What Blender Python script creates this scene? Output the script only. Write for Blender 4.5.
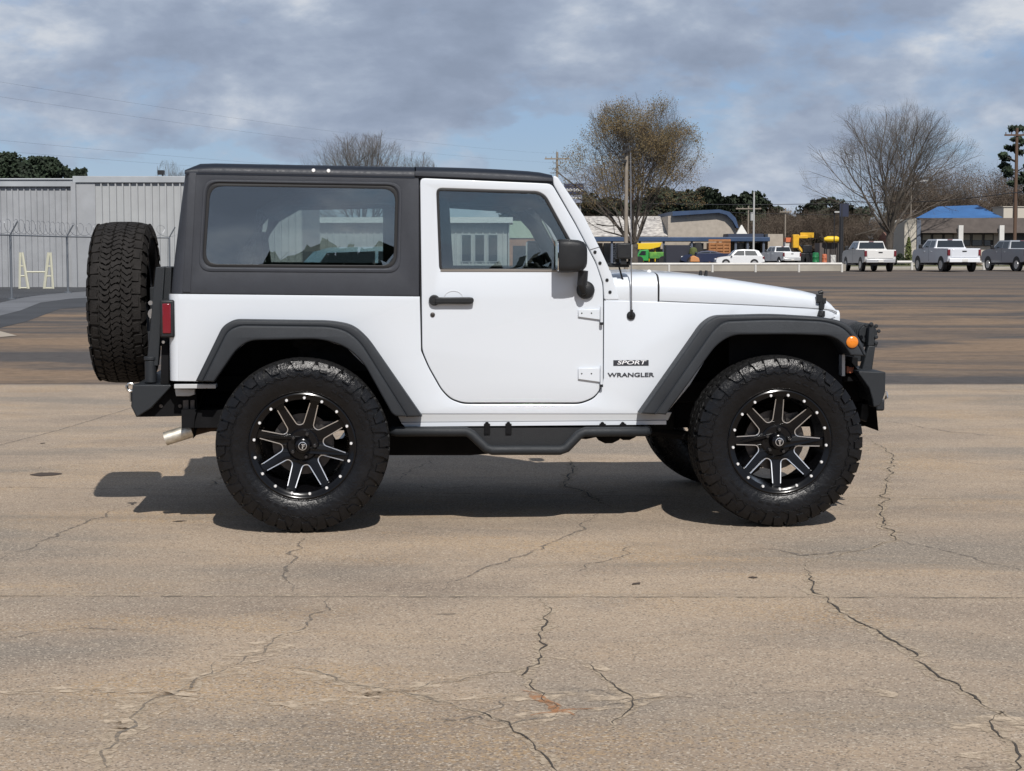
import bpy, bmesh, math, random
from mathutils import Vector, Matrix, noise as mnoise
R = math.radians
for o in list(bpy.data.objects):
    bpy.data.objects.remove(o)
scene = bpy.context.scene
COL = scene.collection

# ------------------------------------------------------------------ camera, world, sun, exposure
F_PX, CAM_H, PITCH = 1804.4, 1.427, 0.07607
cam_data = bpy.data.cameras.new('camera')
cam_data.sensor_width = 36.0
cam_data.lens = F_PX / 1024 * 36.0
cam_data.clip_start = 0.1
cam_data.clip_end = 5000
cam = bpy.data.objects.new('camera', cam_data)
COL.objects.link(cam)
cam.location = (0, 0, CAM_H)
cam.rotation_euler = (R(90) - PITCH, 0, R(0.064) * 0)
scene.camera = cam

SUN_EL, SUN_AZ = R(47), R(12)          # sun behind the camera, 15 deg to its right
sun_dir = Vector((math.sin(SUN_AZ) * math.cos(SUN_EL), -math.cos(SUN_AZ) * math.cos(SUN_EL), math.sin(SUN_EL)))
sl = bpy.data.lights.new('sun', 'SUN')
sl.energy = 4.4
sl.angle = R(0.5)
sl.color = (1.0, 0.96, 0.91)
sun = bpy.data.objects.new('sun', sl)
COL.objects.link(sun)
sun.rotation_euler = sun_dir.to_track_quat('Z', 'Y').to_euler()

world = bpy.data.worlds.new('World')
scene.world = world
world.use_nodes = True
wn, wl = world.node_tree.nodes, world.node_tree.links
wn.clear()
def N(tree, t, **kw):
    n = tree.nodes.new(t)
    for k, v in kw.items():
        if k in n.inputs.keys():
            n.inputs[k].default_value = v
        else:
            setattr(n, k, v)
    return n
wt = world.node_tree
wo = N(wt, 'ShaderNodeOutputWorld')
bg = N(wt, 'ShaderNodeBackground')
bg.inputs['Strength'].default_value = 0.1
sky = N(wt, 'ShaderNodeTexSky')
sky.sky_type = 'NISHITA'
sky.sun_disc = False
sky.sun_elevation = SUN_EL
sky.sun_rotation = math.pi - SUN_AZ
sky.air_density = 1.0
sky.dust_density = 0.0
sky.ozone_density = 1.5
tc = N(wt, 'ShaderNodeTexCoord')
sep = N(wt, 'ShaderNodeSeparateXYZ')
wl.new(tc.outputs['Generated'], sep.inputs[0])
def M(tree, op, a, b=None, c=None, clamp=False):
    n = tree.nodes.new('ShaderNodeMath')
    n.operation = op
    n.use_clamp = clamp
    for i, v in enumerate((a, b, c)):
        if v is None: continue
        if isinstance(v, (int, float)): n.inputs[i].default_value = v
        else: tree.links.new(v, n.inputs[i])
    return n.outputs[0]
def RAMP(tree, fac, stops, interp='LINEAR'):
    n = tree.nodes.new('ShaderNodeValToRGB')
    n.color_ramp.interpolation = interp
    e = n.color_ramp.elements
    while len(e) < len(stops): e.new(0.5)
    for i, (p, c) in enumerate(stops):
        e[i].position = p
        e[i].color = (c[0], c[1], c[2], 1) if not isinstance(c, (int, float)) else (c, c, c, 1)
    tree.links.new(fac, n.inputs[0])
    return n.outputs[0]
def MIX(tree, fac, a, b, mode='MIX'):
    n = tree.nodes.new('ShaderNodeMix')
    n.data_type = 'RGBA'
    n.blend_type = mode
    for i, v in ((0, fac), (6, a), (7, b)):
        if isinstance(v, (int, float)): n.inputs[i].default_value = v
        elif isinstance(v, tuple): n.inputs[i].default_value = (v[0], v[1], v[2], 1)
        else: tree.links.new(v, n.inputs[i])
    return n.outputs[2]
def NOISE(tree, vec, scale, detail=6, rough=0.55, dist=0.0, out=0, lac=2.0):
    n = tree.nodes.new('ShaderNodeTexNoise')
    n.inputs['Scale'].default_value = scale
    n.inputs['Detail'].default_value = detail
    n.inputs['Roughness'].default_value = rough
    n.inputs['Distortion'].default_value = dist
    n.inputs['Lacunarity'].default_value = lac
    if vec is not None: tree.links.new(vec, n.inputs['Vector'])
    return n.outputs[out]
mp = N(wt, 'ShaderNodeMapping')
mp.inputs['Scale'].default_value = (1.0, 1.0, 2.1)
mp.inputs['Location'].default_value = (0.35, 0.2, 0.0)
wl.new(tc.outputs['Generated'], mp.inputs[0])
big = NOISE(wt, mp.outputs[0], 6.5, 6, 0.5, 0.15)
fine = NOISE(wt, mp.outputs[0], 18.0, 9, 0.56, 0.10)
dens = M(wt, 'ADD', M(wt, 'MULTIPLY', big, 0.60), M(wt, 'MULTIPLY', fine, 0.40))
# more cover higher up, clearer just above the horizon
elev = M(wt, 'MULTIPLY', M(wt, 'SUBTRACT', sep.outputs[2], 0.065), 1.7)
elev = M(wt, 'MINIMUM', M(wt, 'MAXIMUM', elev, -0.07), 0.07)
dens = M(wt, 'ADD', dens, elev)
cover = RAMP(wt, dens, [(0.425, 0.0), (0.465, 0.6), (0.52, 1.0)], 'EASE')
thick = NOISE(wt, mp.outputs[0], 11.0, 10, 0.56, 0.10)
CS = 10.0                                    # background strength is 0.1
def cc(r, g, b): return (r * CS, g * CS, b * CS)
n_cc = RAMP(wt, thick, [(0.36, (0.265, 0.32, 0.425)), (0.46, (0.305, 0.365, 0.48)), (0.54, (0.365, 0.43, 0.545)), (0.61, (0.47, 0.53, 0.63)), (0.69, (0.64, 0.675, 0.73))])
sc = wt.nodes.new('ShaderNodeVectorMath'); sc.operation = 'SCALE'; sc.inputs['Scale'].default_value = CS
sd = wt.nodes.new('ShaderNodeVectorMath'); sd.operation = 'DOT_PRODUCT'; sd.inputs[1].default_value = sun_dir
wl.new(tc.outputs['Generated'], sd.inputs[0])
wl.new(n_cc, sc.inputs[0]); wl.new(M(wt, 'MULTIPLY', M(wt, 'ADD', M(wt, 'MULTIPLY', M(wt, 'MAXIMUM', sd.outputs['Value'], 0.0), 0.35), 1.0), M(wt, 'MULTIPLY', RAMP(wt, sep.outputs[2], [(0.20, 1.0), (0.75, 0.5)]), CS)), sc.inputs['Scale'])
skys = wt.nodes.new('ShaderNodeVectorMath'); skys.operation = 'SCALE'; skys.inputs['Scale'].default_value = 0.85
wl.new(sky.outputs[0], skys.inputs[0])
skyb = MIX(wt, 0.6, MIX(wt, 1.0, skys.outputs[0], (0.70, 0.78, 1.0), 'MULTIPLY'), cc(0.28, 0.40, 0.59))
wl.new(MIX(wt, cover, skyb, sc.outputs[0]), bg.inputs['Color'])
wl.new(bg.outputs[0], wo.inputs[0])
world.cycles.sampling_method = 'MANUAL'
world.cycles.sample_map_resolution = 512

scene.view_settings.view_transform = 'Standard'
scene.view_settings.look = 'None'
scene.view_settings.exposure = 0.0
scene.view_settings.gamma = 1.0
scene.view_settings.use_curve_mapping = False
scene.render.engine = 'CYCLES'
scene.cycles.max_bounces = 8
scene.cycles.transparent_max_bounces = 24
scene.cycles.caustics_reflective = False
scene.cycles.caustics_refractive = False

# ------------------------------------------------------------------ coordinates
def ray(px, py):
    x, v = (px - 512) / F_PX, -(py - 385.5) / F_PX
    cp, sp = math.cos(PITCH), math.sin(PITCH)
    return Vector((x, cp + v * sp, -sp + v * cp))
def at(px, py, Y):
    d = ray(px, py); t = Y / d.y
    return Vector((d.x * t, Y, CAM_H + d.z * t))
def gnd(px, py):
    d = ray(px, py); t = CAM_H / -d.z
    return Vector((d.x * t, d.y * t, 0))
CX, CY, CYAW = 0.0833, 10.03, 0.0802            # where the big car stands and its heading
_c, _s = math.cos(CYAW), math.sin(CYAW)
def to_car(v, point=True):
    x, y = v.x - (CX if point else 0), v.y - (CY if point else 0)
    return Vector((x * _c + y * _s, -x * _s + y * _c, v.z))
_o = to_car(Vector((0, 0, CAM_H)))
def S(px, py, y=-0.785):
    """survey of the car's side: photo measure -> (x, z) on the plane y of the car"""
    d = to_car(ray(px, py), False); t = (y - _o.y) / d.y
    p = _o + d * t
    return (p.x, p.z)
BELT = 1.16
def W(z):                                     # half width of the body at height z
    return 0.785 if z < BELT else 0.785 - (z - BELT) * 0.02
def SW(px, py):
    z = 1.0
    for _ in range(8):
        x, z = S(px, py, -W(z))
    return (x, z)
def SP(pts, y=None):
    return [SW(*p) if y is None else S(p[0], p[1], y) for p in pts]

# ------------------------------------------------------------------ materials
MATS = {}
def mat(name, color, rough=0.6, metal=0.0, spec=0.5, coat=0.0, bump=0.0, bscale=40.0, var=0.0, vscale=3.0, emit=None, trans=0.0, coatr=0.05, var2=None):
    if name in MATS: return MATS[name]
    m = bpy.data.materials.new(name); m.use_nodes = True
    t = m.node_tree; b = t.nodes['Principled BSDF']
    b.inputs['Base Color'].default_value = (*color, 1)
    b.inputs['Roughness'].default_value = rough
    b.inputs['Metallic'].default_value = metal
    b.inputs['Specular IOR Level'].default_value = spec
    b.inputs['Coat Weight'].default_value = coat
    b.inputs['Coat Roughness'].default_value = coatr
    tcn = t.nodes.new('ShaderNodeTexCoord')
    if var:
        nz = NOISE(t, tcn.outputs['Object'], vscale, 6, 0.6)
        c2 = var2 or tuple(c * (1 - var) for c in color)
        c1 = tuple(min(1, c * (1 + var * 0.6)) for c in color)
        t.links.new(RAMP(t, nz, [(0.32, c2), (0.68, c1)]), b.inputs['Base Color'])
    if bump:
        nb = NOISE(t, tcn.outputs['Object'], bscale, 5, 0.6)
        bn = t.nodes.new('ShaderNodeBump'); bn.inputs['Strength'].default_value = bump; bn.inputs['Distance'].default_value = 0.01
        t.links.new(nb, bn.inputs['Height']); t.links.new(bn.outputs[0], b.inputs['Normal'])
        t.links.new(RAMP(t, NOISE(t, tcn.outputs['Object'], bscale * 0.13, 4, 0.6), [(0.3, max(0.02, rough - 0.08)), (0.7, min(1, rough + 0.1))]), b.inputs['Roughness'])
    if emit:
        b.inputs['Emission Color'].default_value = (*emit, 1); b.inputs['Emission Strength'].default_value = 1
    MATS[name] = m
    return m
def glass_mat(name, tint, ior=1.5, refl=1.0, rough=0.0):
    m = bpy.data.materials.new(name); m.use_nodes = True
    t = m.node_tree; t.nodes.clear()
    out = t.nodes.new('ShaderNodeOutputMaterial')
    tr = t.nodes.new('ShaderNodeBsdfTransparent'); tr.inputs[0].default_value = (*tint, 1)
    gl = t.nodes.new('ShaderNodeBsdfGlossy'); gl.inputs['Roughness'].default_value = rough
    fr = t.nodes.new('ShaderNodeFresnel'); fr.inputs[0].default_value = ior
    mx = t.nodes.new('ShaderNodeMixShader')
    t.links.new(M(t, 'MULTIPLY', fr.outputs[0], refl, clamp=True), mx.inputs[0])
    t.links.new(tr.outputs[0], mx.inputs[1]); t.links.new(gl.outputs[0], mx.inputs[2]); t.links.new(mx.outputs[0], out.inputs[0])
    MATS[name] = m
    return m

# ------------------------------------------------------------------ builders
def tag(o, label=None, cat=None, group=None, kind=None):
    for k, v in (('label', label), ('category', cat), ('group', group), ('kind', kind)):
        if v: o[k] = v
    return o
def empty(name, loc=(0, 0, 0), rz=0.0, label=None, cat=None, group=None):
    o = bpy.data.objects.new(name, None); COL.objects.link(o)
    o.location = loc; o.rotation_euler = (0, 0, rz); o.empty_display_size = 0.2
    return tag(o, label, cat, group)
def finish(bm, name, m, parent=None, smooth=40, loc=None, rot=None, bevel=0, recalc=True):
    if recalc: bmesh.ops.recalc_face_normals(bm, faces=bm.faces)
    me = bpy.data.meshes.new(name); bm.to_mesh(me); bm.free()
    for x in (m if isinstance(m, (list, tuple)) else [m]): me.materials.append(x)
    if smooth:
        me.shade_smooth(); me.set_sharp_from_angle(angle=R(smooth))
    o = bpy.data.objects.new(name, me); COL.objects.link(o)
    if parent: o.parent = parent
    if loc: o.location = loc
    if rot: o.rotation_euler = rot
    if bevel:
        bv = o.modifiers.new('bevel', 'BEVEL'); bv.width = bevel; bv.segments = 2; bv.limit_method = 'ANGLE'; bv.angle_limit = R(40)
    return o
class MB:
    def __init__(s): s.bm = bmesh.new(); s.mi = 0
    def face(s, vs):
        try:
            f = s.bm.faces.new(vs); f.material_index = s.mi; return f
        except ValueError: return None
    def poly(s, pts): return s.face([s.bm.verts.new(p) for p in pts])
    def box(s, c, d, rz=0, rot=None):
        Mx = rot if rot is not None else Matrix.Rotation(rz, 3, 'Z')
        vs = [s.bm.verts.new(Vector(c) + Mx @ Vector((i * d[0] / 2, j * d[1] / 2, k * d[2] / 2))) for i in (-1, 1) for j in (-1, 1) for k in (-1, 1)]
        for q in ((0, 1, 3, 2), (4, 6, 7, 5), (0, 4, 5, 1), (2, 3, 7, 6), (0, 2, 6, 4), (1, 5, 7, 3)): s.face([vs[i] for i in q])
        return s
    def b2(s, x0, x1, y0, y1, z0, z1): return s.box(((x0 + x1) / 2, (y0 + y1) / 2, (z0 + z1) / 2), (abs(x1 - x0), abs(y1 - y0), abs(z1 - z0)))
    def tube(s, pts, r, n=8, caps=True):
        pts = [Vector(p) for p in pts]; rings = []
        for i, p in enumerate(pts):
            a = pts[max(i - 1, 0)]; b = pts[min(i + 1, len(pts) - 1)]
            t = (b - a).normalized() if (b - a).length > 1e-9 else Vector((0, 0, 1))
            ref = Vector((0, 0, 1)) if abs(t.z) < 0.9 else Vector((1, 0, 0))
            u = t.cross(ref).normalized(); v = t.cross(u)
            ri = r[i] if isinstance(r, (list, tuple)) else r
            rings.append([s.bm.verts.new(p + (u * math.cos(k * 2 * math.pi / n) + v * math.sin(k * 2 * math.pi / n)) * ri) for k in range(n)])
        for a, b in zip(rings, rings[1:]):
            for k in range(n): s.face([a[k], a[(k + 1) % n], b[(k + 1) % n], b[k]])
        if caps: s.face(rings[0][::-1]); s.face(rings[-1])
        return s
    def lathe(s, prof, c=(0, 0, 0), axis='Y', n=32, closed=False):
        """prof: list of (a, r): a along axis"""
        rings = []
        for a, r in prof:
            ring = []
            for k in range(n):
                t = k * 2 * math.pi / n; p, q = math.cos(t) * r, math.sin(t) * r
                v = {'Y': (p, a, q), 'X': (a, p, q), 'Z': (p, q, a)}[axis]
                ring.append(s.bm.verts.new(Vector(c) + Vector(v)))
            rings.append(ring)
        prs = list(zip(rings, rings[1:])) + ([(rings[-1], rings[0])] if closed else [])
        for a, b in prs:
            for k in range(n): s.face([a[k], a[(k + 1) % n], b[(k + 1) % n], b[k]])
        if not closed:
            s.face(rings[0][::-1]); s.face(rings[-1])
        return s
    def prism(s, pts, a0, a1, axis='Y'):
        def mk(p, a): return {'Y': (p[0], a, p[1]), 'X': (a, p[0], p[1]), 'Z': (p[0], p[1], a)}[axis]
        A = [s.bm.verts.new(mk(p, a0)) for p in pts]; B = [s.bm.verts.new(mk(p, a1)) for p in pts]
        s.face(A); s.face(B[::-1]); n = len(pts)
        for i in range(n): s.face([A[i], B[i], B[(i + 1) % n], A[(i + 1) % n]])
        return s
    def loft(s, secs, closed=False, caps=True):
        rings = [[s.bm.verts.new(p) for p in sec] for sec in secs]; n = len(rings[0])
        for a, b in zip(rings, rings[1:]):
            for k in range(n if closed else n - 1): s.face([a[k], a[(k + 1) % n], b[(k + 1) % n], b[k]])
        if caps and closed: s.face(rings[0][::-1]); s.face(rings[-1])
        return s
    def build(s, name, m, parent=None, **kw): return finish(s.bm, name, m, parent, **kw)

def fillet(pts, r, n=5):
    out = []; L = len(pts)
    for i in range(L):
        p = Vector(pts[i][:2]); a = Vector(pts[i - 1][:2]); b = Vector(pts[(i + 1) % L][:2])
        ri = pts[i][2] if len(pts[i]) > 2 else r
        u, v = (a - p), (b - p); lu, lv = u.length, v.length
        if ri <= 0 or lu < 1e-6 or lv < 1e-6: out.append(tuple(p)); continue
        u /= lu; v /= lv
        d = min(ri, lu * 0.48, lv * 0.48)
        p0, p2 = p + u * d, p + v * d
        for k in range(n + 1):
            t = k / n
            out.append(tuple(p0 * (1 - t) ** 2 + p * 2 * t * (1 - t) + p2 * t * t))
    return out
def sheet_bm(outlines, thick, bev=0.0, cuts=()):
    """flat plate with holes: outlines in (u, v); returns bmesh with w in [-thick, 0] (w = 0 is the outer face)"""
    cu = bpy.data.curves.new('tmp', 'CURVE'); cu.dimensions = '2D'; cu.fill_mode = 'BOTH'
    cu.extrude = max(thick / 2 - bev, 0.0001); cu.bevel_depth = bev; cu.bevel_resolution = 2; cu.offset = -bev
    for ol in outlines:
        sp = cu.splines.new('POLY'); sp.points.add(len(ol) - 1); sp.use_cyclic_u = True
        for i, p in enumerate(ol): sp.points[i].co = (p[0], p[1], 0, 1)
    ob = bpy.data.objects.new('tmp', cu); COL.objects.link(ob)
    me = bpy.data.meshes.new_from_object(ob)
    bpy.data.objects.remove(ob); bpy.data.curves.remove(cu)
    bm = bmesh.new(); bm.from_mesh(me); bpy.data.meshes.remove(me)
    bmesh.ops.remove_doubles(bm, verts=bm.verts, dist=0.0002)
    for co, no in cuts:
        bmesh.ops.bisect_plane(bm, geom=bm.verts[:] + bm.edges[:] + bm.faces[:], plane_co=co, plane_no=no, dist=0.0003)
    for v in bm.verts: v.co.z -= thick / 2
    return bm
ZC = [((0, z, 0), (0, 1, 0)) for z in (BELT,)]
def panel(name, outlines, thick, m, parent, side=-1, yf=None, out=0.0, bev=0.004, cuts=ZC, **kw):
    """plate on the car's flank; yf(x, z) = half width there"""
    bm = sheet_bm(outlines, thick, bev, cuts)
    for v in bm.verts:
        x, z, w = v.co
        h = (yf(x, z) if yf else W(z)) + out
        v.co = (x, side * (h + w), z)
    return finish(bm, name, m, parent, smooth=38, **kw)
def text_mesh(txt, name, m, parent, loc, rot, size, sx=1.0, shear=0.0, thick=0.001, bold=0.0, align='CENTER'):
    cu = bpy.data.curves.new('tmp', 'FONT'); cu.body = txt; cu.size = size; cu.extrude = thick; cu.shear = shear; cu.offset = bold
    cu.align_x = align; cu.align_y = 'CENTER'
    ob = bpy.data.objects.new('tmp', cu); COL.objects.link(ob)
    me = bpy.data.meshes.new_from_object(ob); bpy.data.objects.remove(ob)
    for v in me.vertices: v.co.x *= sx
    me.name = name; me.materials.clear(); me.materials.append(m)
    o = bpy.data.objects.new(name, me); COL.objects.link(o); o.parent = parent; o.location = loc; o.rotation_euler = rot
    return o
def copy_tree(o, parent=None):
    c = o.copy(); COL.objects.link(c); c.parent = parent
    for ch in [x for x in list(COL.objects) if x.parent == o]: copy_tree(ch, c)
    return c
# ------------------------------------------------------------------ ground
def ground_material():
    m = bpy.data.materials.new('pavement'); m.use_nodes = True
    t = m.node_tree; b = t.nodes['Principled BSDF']
    tcn = t.nodes.new('ShaderNodeTexCoord'); P = tcn.outputs['Object']
    sp_ = t.nodes.new('ShaderNodeSeparateXYZ'); t.links.new(P, sp_.inputs[0])
    def mapped(sx, sy, rot=0.0, loc=(0, 0, 0)):
        mp_ = t.nodes.new('ShaderNodeMapping'); mp_.inputs['Scale'].default_value = (sx, sy, 1); mp_.inputs['Rotation'].default_value = (0, 0, rot); mp_.inputs['Location'].default_value = loc
        t.links.new(P, mp_.inputs[0]); return mp_.outputs[0]
    # near slab: worn aggregate concrete
    patch = NOISE(t, mapped(0.55, 1.0), 1.1, 8, 0.62, 0.4)
    base = RAMP(t, patch, [(0.30, (0.246, 0.199, 0.157)), (0.46, (0.330, 0.265, 0.203)), (0.60, (0.398, 0.314, 0.232)), (0.75, (0.290, 0.244, 0.202))])
    och = NOISE(t, mapped(0.6, 1.2, 0, (4, 2, 0)), 0.9, 7, 0.65, 0.6)
    ochf = NOISE(t, P, 38, 3, 0.7)
    base = MIX(t, M(t, 'MULTIPLY', RAMP(t, och, [(0.48, 0.0), (0.62, 0.65)]), RAMP(t, ochf, [(0.42, 0.0), (0.60, 1.0)])), base, (0.42, 0.285, 0.150))
    gr = NOISE(t, mapped(0.35, 1.0, 0, (9, 1, 0)), 0.7, 6, 0.6, 0.5)
    base = MIX(t, RAMP(t, gr, [(0.50, 0.0), (0.64, 0.75)]), base, (0.225, 0.20, 0.17))
    vor = t.nodes.new('ShaderNodeTexVoronoi'); vor.inputs['Scale'].default_value = 150; t.links.new(P, vor.inputs['Vector'])
    hs_ = t.nodes.new('ShaderNodeSeparateColor'); t.links.new(vor.outputs['Color'], hs_.inputs[0])
    base = MIX(t, M(t, 'MULTIPLY', RAMP(t, hs_.outputs[0], [(0.84, 0.0), (0.93, 1.0)]), 0.75), base, (0.52, 0.45, 0.36))
    base = MIX(t, M(t, 'MULTIPLY', RAMP(t, hs_.outputs[1], [(0.78, 0.0), (0.90, 1.0)]), 0.65), base, (0.11, 0.092, 0.075))
    grain = NOISE(t, P, 95, 5, 0.8)
    base = MIX(t, 0.6, base, RAMP(t, grain, [(0.28, (0.24, 0.23, 0.22)), (0.72, (0.76, 0.74, 0.72))]), 'OVERLAY')
    # small dark spots and oil marks
    sp2 = NOISE(t, mapped(0.7, 1.6, 0, (2, 7, 0)), 3.6, 3, 0.5)
    base = MIX(t, RAMP(t, sp2, [(0.735, 0.0), (0.77, 0.55)]), base, (0.07, 0.055, 0.042))
    st2 = NOISE(t, mapped(0.12, 1.7, R(3), (1, 3, 0)), 1.3, 6, 0.6, 0.3)
    base = MIX(t, M(t, 'MULTIPLY', RAMP(t, st2, [(0.55, 0.0), (0.72, 1.0)]), 0.35), base, (0.18, 0.158, 0.13))
    # far lot: dark asphalt with brown silt streaks
    f1 = NOISE(t, mapped(0.13, 0.30, R(6)), 1.0, 10, 0.66, 0.6)
    f2 = NOISE(t, mapped(0.07, 0.30, R(-6), (3, 0, 0)), 1.4, 10, 0.70, 0.5)
    far = MIX(t, RAMP(t, f1, [(0.42, 0.0), (0.56, 1.0)]), (0.078, 0.070, 0.066), (0.215, 0.150, 0.098))
    far = MIX(t, RAMP(t, f2, [(0.50, 0.0), (0.66, 0.75)]), far, (0.058, 0.056, 0.058))
    f3 = NOISE(t, mapped(0.06, 0.5, R(2), (1, 5, 0)), 2.2, 8, 0.65, 0.3)
    far = MIX(t, RAMP(t, f3, [(0.56, 0.0), (0.72, 0.5)]), far, (0.21, 0.165, 0.12))
    far = MIX(t, 0.7, far, RAMP(t, NOISE(t, mapped(0.4, 1, 0), 12, 7, 0.75), [(0.3, (0.2, 0.2, 0.2)), (0.7, (0.78, 0.78, 0.78))]), 'OVERLAY')
    # the far strip along the trucks is plain dark asphalt; left yard darker
    yfar = RAMP(t, M(t, 'ADD', M(t, 'DIVIDE', sp_.outputs[1], 110.0), M(t, 'MULTIPLY', M(t, 'SUBTRACT', f1, 0.5), 0.5)), [(0.50, 0.0), (0.75, 0.6)])
    far = MIX(t, yfar, far, (0.078, 0.070, 0.066))
    yb = M(t, 'ADD', sp_.outputs[1], M(t, 'MULTIPLY', M(t, 'SUBTRACT', NOISE(t, P, 2.2, 4, 0.6), 0.5), 0.22))
    zone = M(t, 'GREATER_THAN', yb, 18.95)
    yard = M(t, 'GREATER_THAN', M(t, 'MULTIPLY', yb, -1.0), 14.0)
    zone = M(t, 'MAXIMUM', zone, yard)
    edge = RAMP(t, M(t, 'ABSOLUTE', M(t, 'SUBTRACT', yb, 18.95)), [(0.0, 0.7), (0.25, 0.0)])
    col = MIX(t, zone, base, far)
    col = MIX(t, edge, col, (0.07, 0.06, 0.055))
    t.links.new(col, b.inputs['Base Color'])
    b.inputs['Roughness'].default_value = 0.85
    b.inputs['Specular IOR Level'].default_value = 0.3
    bn = t.nodes.new('ShaderNodeBump'); bn.inputs['Strength'].default_value = 0.45; bn.inputs['Distance'].default_value = 0.008
    hgt = M(t, 'ADD', M(t, 'MULTIPLY', grain, 0.9), M(t, 'MULTIPLY', NOISE(t, P, 25, 5, 0.7), 0.7))
    t.links.new(hgt, bn.inputs['Height']); t.links.new(bn.outputs[0], b.inputs['Normal'])
    return m
mb = MB(); mb.poly([(-1500, -600, 0), (1500, -600, 0), (1500, 2500, 0), (-1500, 2500, 0)])
tag(mb.build('ground', ground_material(), smooth=0), kind='structure')

crack_m = mat('crack_shadow_grit', (0.055, 0.046, 0.038), 0.95)
def dusty(name, color, lo=0.42, hi=0.55, sc=28.0):
    m = bpy.data.materials.new(name); m.use_nodes = True; t = m.node_tree; b = t.nodes['Principled BSDF']
    b.inputs['Roughness'].default_value = 0.95
    tcn = t.nodes.new('ShaderNodeTexCoord')
    t.links.new(RAMP(t, NOISE(t, tcn.outputs['Object'], 60, 4, 0.7), [(0.3, tuple(c * 0.75 for c in color)), (0.7, tuple(c * 1.12 for c in color))]), b.inputs['Base Color'])
    t.links.new(RAMP(t, NOISE(t, tcn.outputs['Object'], sc, 6, 0.72), [(lo, 0.0), (hi, 0.9)]), b.inputs['Alpha'])
    return m
pale_m = dusty('pale_crack_dust', (0.46, 0.37, 0.27)); pale2_m = dusty('pale_crack_filler', (0.56, 0.45, 0.33), 0.44, 0.60, 12.0)
orange_m = dusty('orange_clay_stain', (0.42, 0.20, 0.09), 0.40, 0.60, 18.0)
greyd_m = dusty('grey_hairline', (0.17, 0.148, 0.125), 0.40, 0.60, 30.0)
rc = random.Random(5)
def wander(pts, amp, step=0.03):
    out = []
    for a, b in zip(pts, pts[1:]):
        n = max(2, int((b - a).length / step)); d = (b - a); nn = Vector((-d.y, d.x, 0)).normalized()
        L = d.length
        for k in range(n):
            f = k / n; e = math.sin(math.pi * f)
            o_ = mnoise.noise(Vector((a.x * 3 + f * L * 7, a.y * 5, 1.3))) * amp * 0.9 * e + mnoise.noise(Vector((a.x + f * L * 17, a.y, 7.1))) * amp * 0.30 * e + rc.uniform(-1, 1) * amp * 0.05
            out.append(a + d * f + nn * o_)
    out.append(pts[-1]); return out
def ribbon(px, w, m, z, amp=0.05, name='pavement_crack', jit=0.5, taper=True):
    path = wander([gnd(*p) for p in px], amp)
    b = MB(); A, B = [], []; n = len(path)
    for i, p in enumerate(path):
        t = (path[min(i + 1, n - 1)] - path[max(i - 1, 0)]); nn = Vector((-t.y, t.x, 0)).normalized()
        e = min(1, 4 * min(i, n - 1 - i) / n + 0.12) if taper else 1
        ww = w * e * (0.55 + jit * (0.5 + mnoise.noise(p * 9.0) + rc.uniform(-0.3, 0.3)))
        A.append((p.x + nn.x * ww / 2, p.y + nn.y * ww / 2, z)); B.append((p.x - nn.x * ww / 2, p.y - nn.y * ww / 2, z))
    b.loft([A, B])
    return tag(b.build(name, m, smooth=0), kind='structure')
CR = [
 ([(805, 565), (812, 590), (828, 603), (850, 618), (876, 630), (905, 648), (925, 665), (945, 680), (975, 697), (1000, 712), (1040, 735)], 0.015),
 ([(865, 437), (893, 455), (886, 490), (880, 515), (897, 540), (860, 551), (805, 563)], 0.012),
 ([(540, 599), (551, 612), (546, 626), (541, 640), (542, 658), (527, 668), (521, 676), (533, 690), (545, 702), (558, 713)], 0.012),
 ([(455, 706), (490, 716), (512, 729), (530, 741), (545, 756), (562, 778)], 0.013),
 ([(578, 662), (600, 674), (620, 690), (633, 700), (625, 715), (608, 731)], 0.010),
 ([(568, 458), (573, 470), (563, 484), (590, 497), (612, 508)], 0.016),
 ([(250, 463), (222, 478), (205, 490)], 0.014),
 ([(1005, 712), (990, 722), (1015, 745), (1010, 790)], 0.012),
]
for px, w in CR:
    ribbon(px, w * 3.6, pale_m, 0.0016, 0.06, jit=1.2)
    ribbon(px, w * 0.24, crack_m, 0.004, 0.06, jit=2.4)
HAIR = [
 ([(215, 663), (190, 690), (160, 697), (132, 716), (117, 742), (92, 778)], 0.014), ([(527, 668), (480, 676), (430, 683), (400, 692)], 0.010), ([(400, 692), (360, 686), (330, 676), (290, 668)], 0.010),
 ([(400, 692), (430, 698), (455, 706)], 0.012), ([(533, 690), (500, 700), (478, 718), (470, 728)], 0.008), ([(558, 713), (600, 708), (640, 700), (690, 697)], 0.010), ([(558, 713), (520, 722), (490, 728)], 0.009), ([(633, 700), (600, 690), (560, 694), (535, 692)], 0.008),
 ([(0, 691), (70, 690), (160, 695)], 0.008), ([(690, 697), (760, 694), (850, 690), (900, 698)], 0.006), ([(0, 475), (50, 466), (120, 462)], 0.008), ([(893, 455), (960, 462), (1030, 470)], 0.009),
 ([(395, 482), (440, 490), (500, 484), (563, 484)], 0.010),
 ([(330, 598), (302, 630), (270, 645), (235, 665), (200, 678)], 0.012),
 ([(600, 512), (560, 540), (480, 570), (440, 592)], 0.016), ([(305, 537), (285, 568), (292, 592)], 0.016), ([(130, 505), (80, 525), (0, 560)], 0.014),
 ([(897, 540), (950, 552), (1030, 572)], 0.014), ([(860, 551), (800, 556), (760, 548)], 0.03), ([(850, 498), (940, 499), (1030, 501)], 0.014), ([(430, 720), (480, 716), (512, 729)], 0.012),
 ([(440, 458), (410, 470), (395, 482)], 0.012), ([(640, 545), (610, 560), (560, 575)], 0.01), ([(880, 420), (950, 432), (1030, 440)], 0.02), ([(0, 640), (80, 628), (150, 632)], 0.01),
]
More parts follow.
